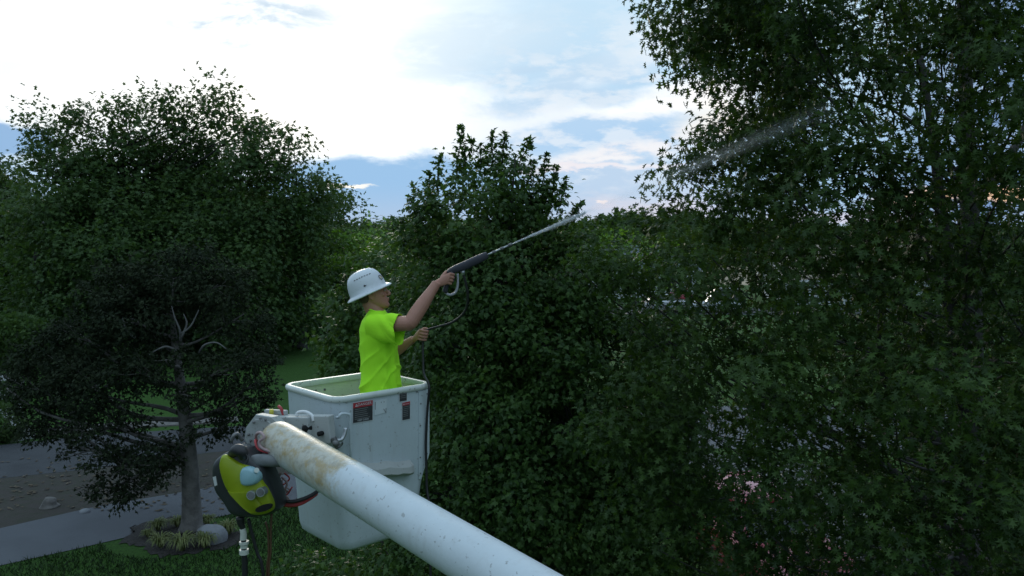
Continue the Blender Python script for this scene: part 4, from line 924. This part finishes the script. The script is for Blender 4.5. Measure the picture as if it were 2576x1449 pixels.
# nose, brow, lips, chin, ears
skin.tube([H(.090, 0, .018), H(.102, 0, -.008), H(.114, 0, -.026), H(.100, 0, -.036)], [.009, .011, .012, .008], 8, smooth=3)
for s in (-1, 1):
    skin.ball(H(.102, s * .011, -.032), (.009, .008, .007), sub=1); skin.ball(H(.088, s * .030, .024), (.010, .022, .007), sub=1); skin.ball(H(.066, s * .042, -.022), (.018, .018, .016), sub=1)
    e = MB; skin.tube([H(-.006, s * .072, -.038), H(-.018, s * .080, -.02), H(-.020, s * .086, .004), H(-.006, s * .084, .016), H(.006, s * .078, .008), H(.004, s * .074, -.015)], [.007, .007, .008, .007, .006, .006], 6, smooth=2); skin.ball(H(-.006, s * .074, -.010), (.012, .007, .020), sub=1)
skin.ball(H(.097, 0, -.056), (.009, .022, .006), sub=2); skin.ball(H(.095, 0, -.068), (.009, .019, .006), sub=2); skin.ball(H(.086, 0, -.098), (.014, .020, .013), sub=2)
nk = Vector((CX, CY, 5.97)) - Fd * .012
skin.tube([nk - Fd * .005, nk.lerp(H(-.02, 0, -.08), .4), H(-.022, 0, -.06), H(-.02, 0, -.02)], [.066, .060, .058, .055], 18, smooth=3)
# near (right) arm raised to the gun
sh_, el_, wr_ = P(950, 818, MY - .17), P(1031, 813, MY - .25), P(1099, 712, MY - .14)
skin.tube([sh_ - Fd * .02 + Sd * .03, sh_ + Sd * .015, sh_.lerp(el_, .5), sh_.lerp(el_, .85), el_, el_.lerp(wr_, .2), el_.lerp(wr_, .45), el_.lerp(wr_, .8), wr_], [.045, .052, .052, .050, .047, .050, .047, .035, .030], 16, smooth=3)
# far (left) arm bent, paying out the hose
sh2, el2, wr2 = P(955, 818, MY + .19), P(962, 905, MY + .26), P(1040, 853, MY + .16)
skin.tube([sh2 - Fd * .01, sh2, sh2.lerp(el2, .5), el2, el2.lerp(wr2, .25), el2.lerp(wr2, .5), el2.lerp(wr2, .85), wr2], [.055, .056, .048, .042, .045, .041, .030, .026], 16, smooth=3)
def hand(mb, wrist, c, axis, cam_side, seg_r=.0088):
    "fist round an axis through c; axis runs from index to little finger; cam_side: unit vector towards the back of the hand"
    a = axis.normalized(); ex = (c - wrist); ex = (ex - a * ex.dot(a)).normalized(); ey = cam_side - a * cam_side.dot(a) - ex * cam_side.dot(ex); ey.normalize()
    kn = c - ex * .012 + ey * .036
    mb.loft([[wrist.lerp(kn, t) + a * (h * math.cos(x)) + (ey * math.sin(x) * w) for x in np.linspace(0, 2 * math.pi, 17)[:-1]] for t, h, w in ((-.25, .022, .018), (.1, .028, .018), (.45, .038, .018), (.8, .042, .016), (1.05, .039, .012))])
    for i, (l, rr_) in enumerate(((1.0, 1.0), (1.05, 1.02), (1.0, .96), (.88, .85))):
        ci = c + a * (i - 1.5) * .0215
        ang = [108, 62, 12, -42, -88]; rad = [.040, .038 * l, .034 * l, .029, .027]
        mb.tube([ci + (ex * math.cos(R(t)) + ey * math.sin(R(t))) * r_ for t, r_ in zip(ang, rad)], [seg_r * rr_ * 1.12, seg_r * rr_ * 1.06, seg_r * rr_, seg_r * rr_ * .95, seg_r * rr_ * .8], 10, smooth=3)
    tb = wrist.lerp(c, .35) - a * .022
    mb.tube([tb, tb.lerp(c - a * .042 - ex * .012 - ey * .012, .6), c - a * .043 - ex * .006 - ey * .02, c - a * .040 + ex * .018 - ey * .026], [.014, .013, .011, .009], 10, smooth=3)
gripc = P(1126, 700, MY - .10); gaxis = (P(1121, 722, MY - .105) - P(1131, 678, MY - .095))
hand(skin, wr_, gripc, gaxis, Vector((-.15, -1, .1)))
hosec = P(1064, 842, MY + .13)
hand(skin, wr2, hosec, P(1061, 862, MY + .13) - P(1068, 828, MY + .13), Vector((-.1, -1, .35)))
sk_me = remeshed(skin, .0038, 3)
M_skin, nt_, b_ = new_mat('skin')
b_.inputs['Roughness'].default_value = .55; b_.inputs['Subsurface Weight'].default_value = .08; b_.inputs['Subsurface Radius'].default_value = (.02, .008, .004)
N_ = nt_.nodes.new; tcn = N_('ShaderNodeTexCoord'); nn_ = N_('ShaderNodeTexNoise'); nn_.inputs['Scale'].default_value = 14; nt_.links.new(tcn.outputs['Object'], nn_.inputs['Vector']); mm_ = N_('ShaderNodeMix'); mm_.data_type = 'RGBA'
nt_.links.new(nn_.outputs['Fac'], mm_.inputs[0]); mm_.inputs[6].default_value = (.33, .145, .10, 1); mm_.inputs[7].default_value = (.45, .225, .16, 1); nt_.links.new(mm_.outputs[2], b_.inputs['Base Color'])
link('body', sk_me, M_skin, person, True)
# face details
b = MB()
for s in (-1, 1): b.ball(H(.088, s * .031, .006), (.007, .012, .009), Matrix((hf, hs, ht)).transposed(), 2)
b.build('eyes', mat('eye', (.35, .33, .31), .3), person, True)
b = MB()
for s in (-1, 1): b.ball(H(.094, s * .032, .006), (.003, .0055, .0055), Matrix((hf, hs, ht)).transposed(), 1); b.tube([H(.094, s * .018, .024), H(.093, s * .032, .028), H(.082, s * .048, .024)], [.003, .004, .002], 6)
b.tube([H(.1035, -.018, -.0615), H(.1055, 0, -.061), H(.1035, .018, -.0615)], .0016, 5)
b.build('eyebrows', mat('dark_brow', (.05, .03, .02), .8), person, True)
b = MB(); b.loft([hring(-.052, -.082, -.03, .058), hring(-.03, -.094, .0, .0735), hring(0, -.104, .012, .0785), hring(.03, -.106, .03, .080), hring(.06, -.102, .06, .079), hring(.085, -.08, .06, .062)])
hr_me = remeshed(b, .004, 2)
link('hair', hr_me, mat('brown_hair', (.075, .045, .028), .8, .4, 60, bump=.5, bscale=200), person, True)
# shirt
shirt = MB()
shirt.loft([sect(5.30, .002, .142, .188), sect(5.42, .0, .137, .180), sect(5.52, .0, .132, .172), sect(5.66, -.002, .128, .168), sect(5.80, -.006, .129, .178), sect(5.88, -.010, .125, .190), sect(5.94, -.012, .105, .180), sect(5.975, -.012, .082, .130), sect(5.998, -.016, .066, .085), sect(6.012, -.018, .061, .070)])
def sleeve(mb, a, e, r0, r1, up=1.0, side=1.0):
    t = (e - a).normalized(); sz = (Zd - t * Zd.dot(t)).normalized(); sy = t.cross(sz)
    def rg(p, r, drop=0): return [p + (sy * math.cos(x) * r * side + sz * (math.sin(x) * r * up - drop)) for x in np.linspace(0, 2 * math.pi, 25)[:-1]]
    outr = [rg(a.lerp(e, q), r0 + (r1 - r0) * q, .006 * q) for q in (-.35, 0, .25, .5, .75, 1.0)]
    inn = [rg(a.lerp(e, q), (r0 + (r1 - r0) * q) - .009, .006 * q) for q in (1.0, .8, .55)]
    mb.loft(outr + inn)
sleeve(shirt, P(948, 822, MY - .155), P(1006, 827, MY - .225), .086, .108, 1.0, .72)
sleeve(shirt, sh2, P(972, 880, MY + .24), .085, .098, .9, .8)
sm = remeshed(shirt, .0055, 6)
n = len(sm.vertices); co = np.empty(n * 3, np.float32); sm.vertices.foreach_get('co', co); co = co.reshape(-1, 3); no = np.empty(n * 3, np.float32); sm.vertices.foreach_get('normal', no); no = no.reshape(-1, 3)
f_ = (co - np.array([CX, CY, 0])) @ np.array(Fd); s_ = (co - np.array([CX, CY, 0])) @ np.array(Sd); z_ = co[:, 2]
low = np.clip((5.86 - z_) / .25, 0, 1)
wv = np.sin(z_ * 9 + s_ * 11) * .7 + np.sin(f_ * 17 - z_ * 5 + s_ * 7) * .6
ph = (z_ * .67 - f_ * .74) * 30 + wv
d1 = ((1 - np.abs(np.sin(ph))) ** 3 - .15) * .013 * low * (.45 + .55 * np.sin(z_ * 13 + f_ * 9) ** 2)
fr = np.clip((f_ - .03) / .08, 0, 1) * np.clip((5.8 - z_) / .2, 0, 1); d2 = np.sin(f_ * 95 + np.sin(z_ * 7) * 1.3 + s_ * 18) * .013 * fr
d3 = np.sin(z_ * 38 + f_ * 22 + s_ * 15) * np.sin(f_ * 31 - z_ * 11) * .0028
arm = np.clip((-s_ - .13) / .05, 0, 1); d4 = np.sin((z_ * .9 + f_ * .9) * 60) * .003 * arm * np.clip((f_ + .02) / .05, 0, 1)
co += no * (d1 + d2 * 1.2 + d3 * 1.1 + d4 * 1.6)[:, None]; sm.vertices.foreach_set('co', co.ravel()); sm.update()
M_shirt = mat('neon_shirt', (.44, .93, .035), .85, .08, 3, bump=.12, bscale=400, spec=.15)
link('shirt', sm, M_shirt, person, True)
b = MB(); b.tube([Vector((CX, CY, 6.006)) + Fd * (-.018 + .058 * math.cos(a)) + Sd * .070 * math.sin(a) + Zd * (-.018 * math.cos(a)) for a in np.linspace(0, 2 * math.pi, 25)], .006, 6); b.build('collar', M_shirt, person, True)
# trousers and boots
tr = MB(); tr.loft([sect(5.20, 0, .13, .17), sect(5.34, 0, .125, .165), sect(5.46, 0, .118, .158)])
for s in (-1, 1):
    q0 = Vector((CX, CY, 0)) + Sd * s * .092; tr.tube([q0 + Vector((0, 0, 5.3)), q0 + Vector((.01, 0, 5.1)), q0 + Vector((.02, 0, 4.95)), q0 + Vector((0, 0, 4.68))], [.10, .09, .075, .07], 14, smooth=2)
    bt = MB(); bt.loft([[q0 + Vector((0, 0, z)) + Fd * (f0 + a * math.cos(x)) + Sd * w * math.sin(x) for x in np.linspace(0, 2 * math.pi, 17)[:-1]] for z, f0, a, w in ((4.572, .04, .145, .050), (4.60, .04, .14, .050), (4.64, .02, .11, .046), (4.70, -.02, .06, .05), (4.76, -.02, .055, .052))]); bt.build('boot', M_black, person, True)
link('trousers', remeshed(tr, .008, 4), mat('dark_jeans', (.03, .04, .07), .9), person, True)
# hard hat
hc_ = P(926, 731, MY); th_ = R(24)
kf = Fd * math.cos(th_) + Zd * math.sin(th_); kt = -Fd * math.sin(th_) + Zd * math.cos(th_)
def K(f, s, t): return hc_ + kf * f + Sd * s + kt * t
b = MB(); rings = []
pr = [(1.0, 0), (.975, .028), (.93, .056), (.855, .084), (.735, .108), (.55, .126), (.31, .137), (.1, .140)]
def hatring(k_, t, extra=0): return [K((.129 * k_ + extra) * math.cos(x) * (1.02 if math.cos(x) > 0 else 1.0), (.107 * k_ + extra) * math.sin(x) , t + (.006 * k_ if abs(math.sin(x)) < .22 and t > .02 else 0)) for x in np.linspace(0, 2 * math.pi, 49)[:-1]]
def brim(e, t): return [K((.127 + e * (1.15 if math.cos(x) > .2 else 1.0)) * math.cos(x), (.107 + e) * math.sin(x), t - .006 * math.cos(x) ** 2) for x in np.linspace(0, 2 * math.pi, 49)[:-1]]
b.loft([[K(.10 * math.cos(x), .08 * math.sin(x), .09) for x in np.linspace(0, 2 * math.pi, 49)[:-1]], [K(.121 * math.cos(x), .101 * math.sin(x), -.003) for x in np.linspace(0, 2 * math.pi, 49)[:-1]], brim(.020, -.010), brim(.030, -.018), brim(.033, -.013), brim(.030, -.008), brim(.018, -.001), brim(.004, .006)] + [hatring(k_, t + .008) for k_, t in pr])
hat = b.build('hard_hat', dirty_white('hat_plastic', (.66, .70, .74), None, .3, .55), person, True, 60)
def dome(f, s_sign, t, out=.002):
    "point on the camera side of the dome"
    tt = [p[1] + .008 for p in pr]; kk = float(np.interp(t, tt, [p[0] for p in pr])); c_ = max(-1, min(1, f / (.129 * kk))); s = math.sqrt(1 - c_ * c_) * .107 * kk * s_sign
    n = Vector((f / .127 ** 2, s / .107 ** 2, t / .16 ** 2)).normalized(); return K(f, s, t) + (kf * n.x + Sd * n.y + kt * n.z) * out
b = MB()
for i in range(7): q = dome(-.055 + i * .018, -1, .105 - abs(i - 3) * .0012); q2 = dome(-.045 + i * .018, -1, .106 - abs(i - 3) * .0012); b.tube([q, q2], .0028, 6)
b.build('vent_slots', M_steel, hat, True)
b = MB(); q = [dome(x, -1, z, .0025) for x, z in ((-.012, .045), (-.004, .052), (.004, .045), (.012, .046), (.003, .040), (-.006, .037))]; b.add(q, [tuple(range(6))]); b.build('scuff_mark', M_stk, hat)
ec, en = dome(.112, -1, .050, .001), None
def disc(mb, c, n, r0, r1, k=20, mi=0):
    a = n.orthogonal().normalized(); d = n.cross(a); vs = []
    for r_ in (r0, r1): vs += [c + (a * math.cos(x) + d * math.sin(x)) * r_ for x in np.linspace(0, 2 * math.pi, k + 1)[:-1]]
    mb.add(vs, [(i, (i + 1) % k, k + (i + 1) % k, k + i) for i in range(k)], mi)
    if r0 < .001: pass
e0, e1_, e2_ = dome(.112, -1, .050, 0), dome(.106, -1, .050, 0), dome(.112, -1, .056, 0)
fn = (e2_ - e0).cross(e1_ - e0).normalized(); fn = fn if fn.dot(e0 - K(0, 0, .03)) > 0 else -fn; ec = e0 + fn * .004
b = MB(); disc(b, ec, fn, .013, .019, mi=0); disc(b, ec, fn, .0002, .013, mi=1); disc(b, ec + fn * .001, fn, .004, .008, mi=2); b.build('emblem', [mat('emblem_dark', (.03, .035, .06), .4), M_sw, mat('emblem_gold', (.55, .38, .08), .4)], hat)

# ================================================================== spray gun
gun = empty('spray_gun', gripc, 'black pressure washer spray gun with steel lance held up in the right hand', 'spray gun')
ga, gz = P(1137, 681, MY - .09), P(1225, 642, MY - .0)
gd = (gz - ga).normalized(); gs = gd.cross(Zd).normalized(); gu = gs.cross(gd)
def grect(c, w, h, k=16): return [c + gs * (math.copysign(abs(math.cos(x)) ** .6, math.cos(x)) * w) + gu * (math.copysign(abs(math.sin(x)) ** .6, math.sin(x)) * h) for x in np.linspace(0, 2 * math.pi, k + 1)[:-1]]
Lg = (gz - ga).length
b = MB(); b.loft([grect(ga - gd * .035 - gu * .004, .012, .012), grect(ga - gd * .02, .018, .020), grect(ga + gd * .03, .020, .026), grect(ga + gd * .10 - gu * .004, .021, .030), grect(ga + gd * (Lg * .7) - gu * .002, .021, .029), grect(ga + gd * (Lg - .02), .021, .026), grect(ga + gd * Lg, .018, .024)])
M_gun = mat('gun_plastic', (.028, .028, .040), .5, .2, 12)
b.build('gun_body', M_gun, gun, True, 50)
b = MB(); b.tube([P(1137, 684, MY - .095), P(1131, 696, MY - .10), P(1122, 722, MY - .105), P(1119, 736, MY - .105)], [.018, .017, .016, .018], 14, smooth=3); b.build('grip', M_gun, gun, True)
b = MB(); b.tube([P(1151, 688, MY - .08), P(1152, 706, MY - .085), P(1150, 726, MY - .09), P(1143, 738, MY - .095), P(1130, 742, MY - .10), P(1119, 735, MY - .105)], [.007, .007, .008, .009, .009, .008], 10, smooth=4); b.build('trigger_guard', mat('grey_guard', (.33, .33, .36), .5), gun, True)
b = MB(); b.tube([P(1144, 688, MY - .088), P(1143, 700, MY - .09), P(1139, 712, MY - .095)], .005, 8, smooth=3); b.build('trigger', M_gun, gun, True)
noz = P(1285, 615, MY + .065)
b = MB(); b.tube([gz - gd * .01, gz.lerp(noz, .5), noz], .0065, 10); b.build('lance', M_alu, gun, True)
b = MB(); 
for t in (.28, .62, .97): c = gz.lerp(noz, t); b.tube([c - gd * .012, c + gd * .012], .0105, 12)
b.build('nozzle_coupling', M_steel, gun, True)
b = MB(); b.tube([P(1163, 678, MY - .06), P(1165, 692, MY - .06)], .013, 12); b.build('hose_connector', M_alu, gun, True)
# ================================================================== hose
hs_pts = [P(1165, 690, MY - .06), P(1171, 710, MY - .05), P(1177, 745, MY - .02), P(1173, 775, MY + .02), P(1160, 795, MY + .06), P(1135, 812, MY + .09), P(1105, 821, MY + .11), P(1080, 828, MY + .125), P(1066, 838, MY + .13)]
q1, q2 = P(1063, 960, 5.30), P(1066, 985, 5.25)
hs_pts += [P(1063, 858, MY + .13), P(1064, 900, MY + .10), P(1066, 940, MY + .05), panel(1069, 968, .045), panel(1070, 1010, .03), panel(1069, 1060, .02), panel(1067, 1120, .02), panel(1066, 1180, .03), panel(1063, 1225, .05), panel(1058, 1280, .10), Vector((-.55, 5.2, 4.2)), Vector((-.5, 5.1, 2.4)), Vector((-.4, 5.0, .9)), Vector((-.1, 4.8, .05)), Vector((.8, 4.4, .02))]
b = MB(); b.tube(hs_pts, .0085, 10, smooth=6)
tag(b.build('pressure_hose', M_rub, None, True), 'thin black hose looping from the spray gun down the outside of the bucket', 'hose')
# ================================================================== water jet
wm_, nt, bs = new_mat('water_spray'); nt.nodes.remove(bs)
wend = P(2170, 238, 7.0); wd = (wend - noz).normalized(); WL = (wend - noz).length
vol = nt.nodes.new('ShaderNodeVolumePrincipled'); vol.inputs['Color'].default_value = (.92, .96, 1, 1); vol.inputs['Anisotropy'].default_value = .25
tcv = nt.nodes.new('ShaderNodeTexCoord'); sb = nt.nodes.new('ShaderNodeVectorMath'); sb.operation = 'SUBTRACT'; nt.links.new(tcv.outputs['Object'], sb.inputs[0]); sb.inputs[1].default_value = tuple(noz)
dt = nt.nodes.new('ShaderNodeVectorMath'); dt.operation = 'DOT_PRODUCT'; nt.links.new(sb.outputs[0], dt.inputs[0]); dt.inputs[1].default_value = tuple(wd)
rp_ = nt.nodes.new('ShaderNodeValToRGB'); dv = nt.nodes.new('ShaderNodeMath'); dv.operation = 'DIVIDE'; nt.links.new(dt.outputs['Value'], dv.inputs[0]); dv.inputs[1].default_value = WL; nt.links.new(dv.outputs[0], rp_.inputs[0])
cr_ = rp_.color_ramp; cr_.elements[0].position = 0; cr_.elements[0].color = (1, 1, 1, 1); cr_.elements[1].position = 1; cr_.elements[1].color = (0, 0, 0, 1)
for p_, v_ in ((.05, .65), (.10, .40), (.145, .14), (.2, .014), (.4, .011), (.8, .007)): e = cr_.elements.new(p_); e.color = (v_, v_, v_, 1)
ax_ = nt.nodes.new('ShaderNodeVectorMath'); ax_.operation = 'SCALE'; ax_.inputs[0].default_value = tuple(wd); nt.links.new(dt.outputs['Value'], ax_.inputs['Scale'])
pr_ = nt.nodes.new('ShaderNodeVectorMath'); pr_.operation = 'DISTANCE'; nt.links.new(sb.outputs[0], pr_.inputs[0]); nt.links.new(ax_.outputs[0], pr_.inputs[1])
rd_ = nt.nodes.new('ShaderNodeMath'); rd_.operation = 'MULTIPLY_ADD'; nt.links.new(dv.outputs[0], rd_.inputs[0]); rd_.inputs[1].default_value = .15; rd_.inputs[2].default_value = .004
qd = nt.nodes.new('ShaderNodeMath'); qd.operation = 'DIVIDE'; nt.links.new(pr_.outputs['Value'], qd.inputs[0]); nt.links.new(rd_.outputs[0], qd.inputs[1])
fo = nt.nodes.new('ShaderNodeMapRange'); fo.interpolation_type = 'SMOOTHSTEP'; nt.links.new(qd.outputs[0], fo.inputs[0]); fo.inputs[1].default_value = .95; fo.inputs[2].default_value = .1
wn_ = nt.nodes.new('ShaderNodeTexNoise'); wn_.inputs['Scale'].default_value = 9; wn_.inputs['Detail'].default_value = 4; nt.links.new(sb.outputs[0], wn_.inputs['Vector'])
nm_ = nt.nodes.new('ShaderNodeMapRange'); nt.links.new(wn_.outputs['Fac'], nm_.inputs[0]); nm_.inputs[1].default_value = .3; nm_.inputs[2].default_value = .6; nm_.inputs[3].default_value = .75; nm_.inputs[4].default_value = 1.1
f2 = nt.nodes.new('ShaderNodeMath'); f2.operation = 'MULTIPLY'; nt.links.new(fo.outputs[0], f2.inputs[0]); nt.links.new(nm_.outputs[0], f2.inputs[1])
f3 = nt.nodes.new('ShaderNodeMath'); f3.operation = 'MULTIPLY'; nt.links.new(f2.outputs[0], f3.inputs[0]); nt.links.new(rp_.outputs[0], f3.inputs[1])
mu = nt.nodes.new('ShaderNodeMath'); mu.operation = 'MULTIPLY'; nt.links.new(f3.outputs[0], mu.inputs[0]); mu.inputs[1].default_value = 110; nt.links.new(mu.outputs[0], vol.inputs['Density'])
nt.links.new(vol.outputs[0], nt.nodes['Material Output'].inputs['Volume'])
b = MB(); b.tube([noz + wd * (WL * t) for t in (0, .25, .5, .75, 1)], [.004, .0415, .079, .1165, .154], 24)
jet = b.build('water_jet', wm_, None, True)
tag(jet, 'fine white jet of water spraying from the lance towards the pin oak', 'water jet')

nd = 2600; tt = np.where(rng.random(nd) < .72, rng.random(nd) ** 1.1 * .17, rng.random(nd) * .5 + .42) + .004; ra_ = np.abs(rng.normal(size=nd)) * .42 * (.004 + .15 * tt); th = rng.uniform(0, 6.28, nd)
e1 = np.array(wd.orthogonal().normalized()); e2 = np.cross(np.array(wd), e1); wdn = np.array(wd)
cd_ = np.array(noz) + wdn * (tt * WL)[:, None] + (e1 * np.cos(th)[:, None] + e2 * np.sin(th)[:, None]) * ra_[:, None]
ln = (.006 + rng.random(nd) * .014)[:, None]; wd_ = (.0005 + rng.random(nd) * .0008)[:, None] * np.where(tt > .3, .7, 1.0)[:, None]
Vv = np.stack([cd_ - wdn * ln, cd_ + e1 * wd_, cd_ - e1 * .5 * wd_ + e2 * .87 * wd_, cd_ - e1 * .5 * wd_ - e2 * .87 * wd_, cd_ + wdn * ln], 1).reshape(-1, 3)
Ff = (np.array([(0, 2, 1), (0, 3, 2), (0, 1, 3), (4, 1, 2), (4, 2, 3), (4, 3, 1)])[None] + (np.arange(nd) * 5)[:, None, None]).reshape(-1, 3)
dp_ = link('droplets', np_mesh('droplets', Vv, Ff), mat('water_drop', (.80, .84, .88), .15, .05, 10), jet); dp_['kind'] = 'stuff'
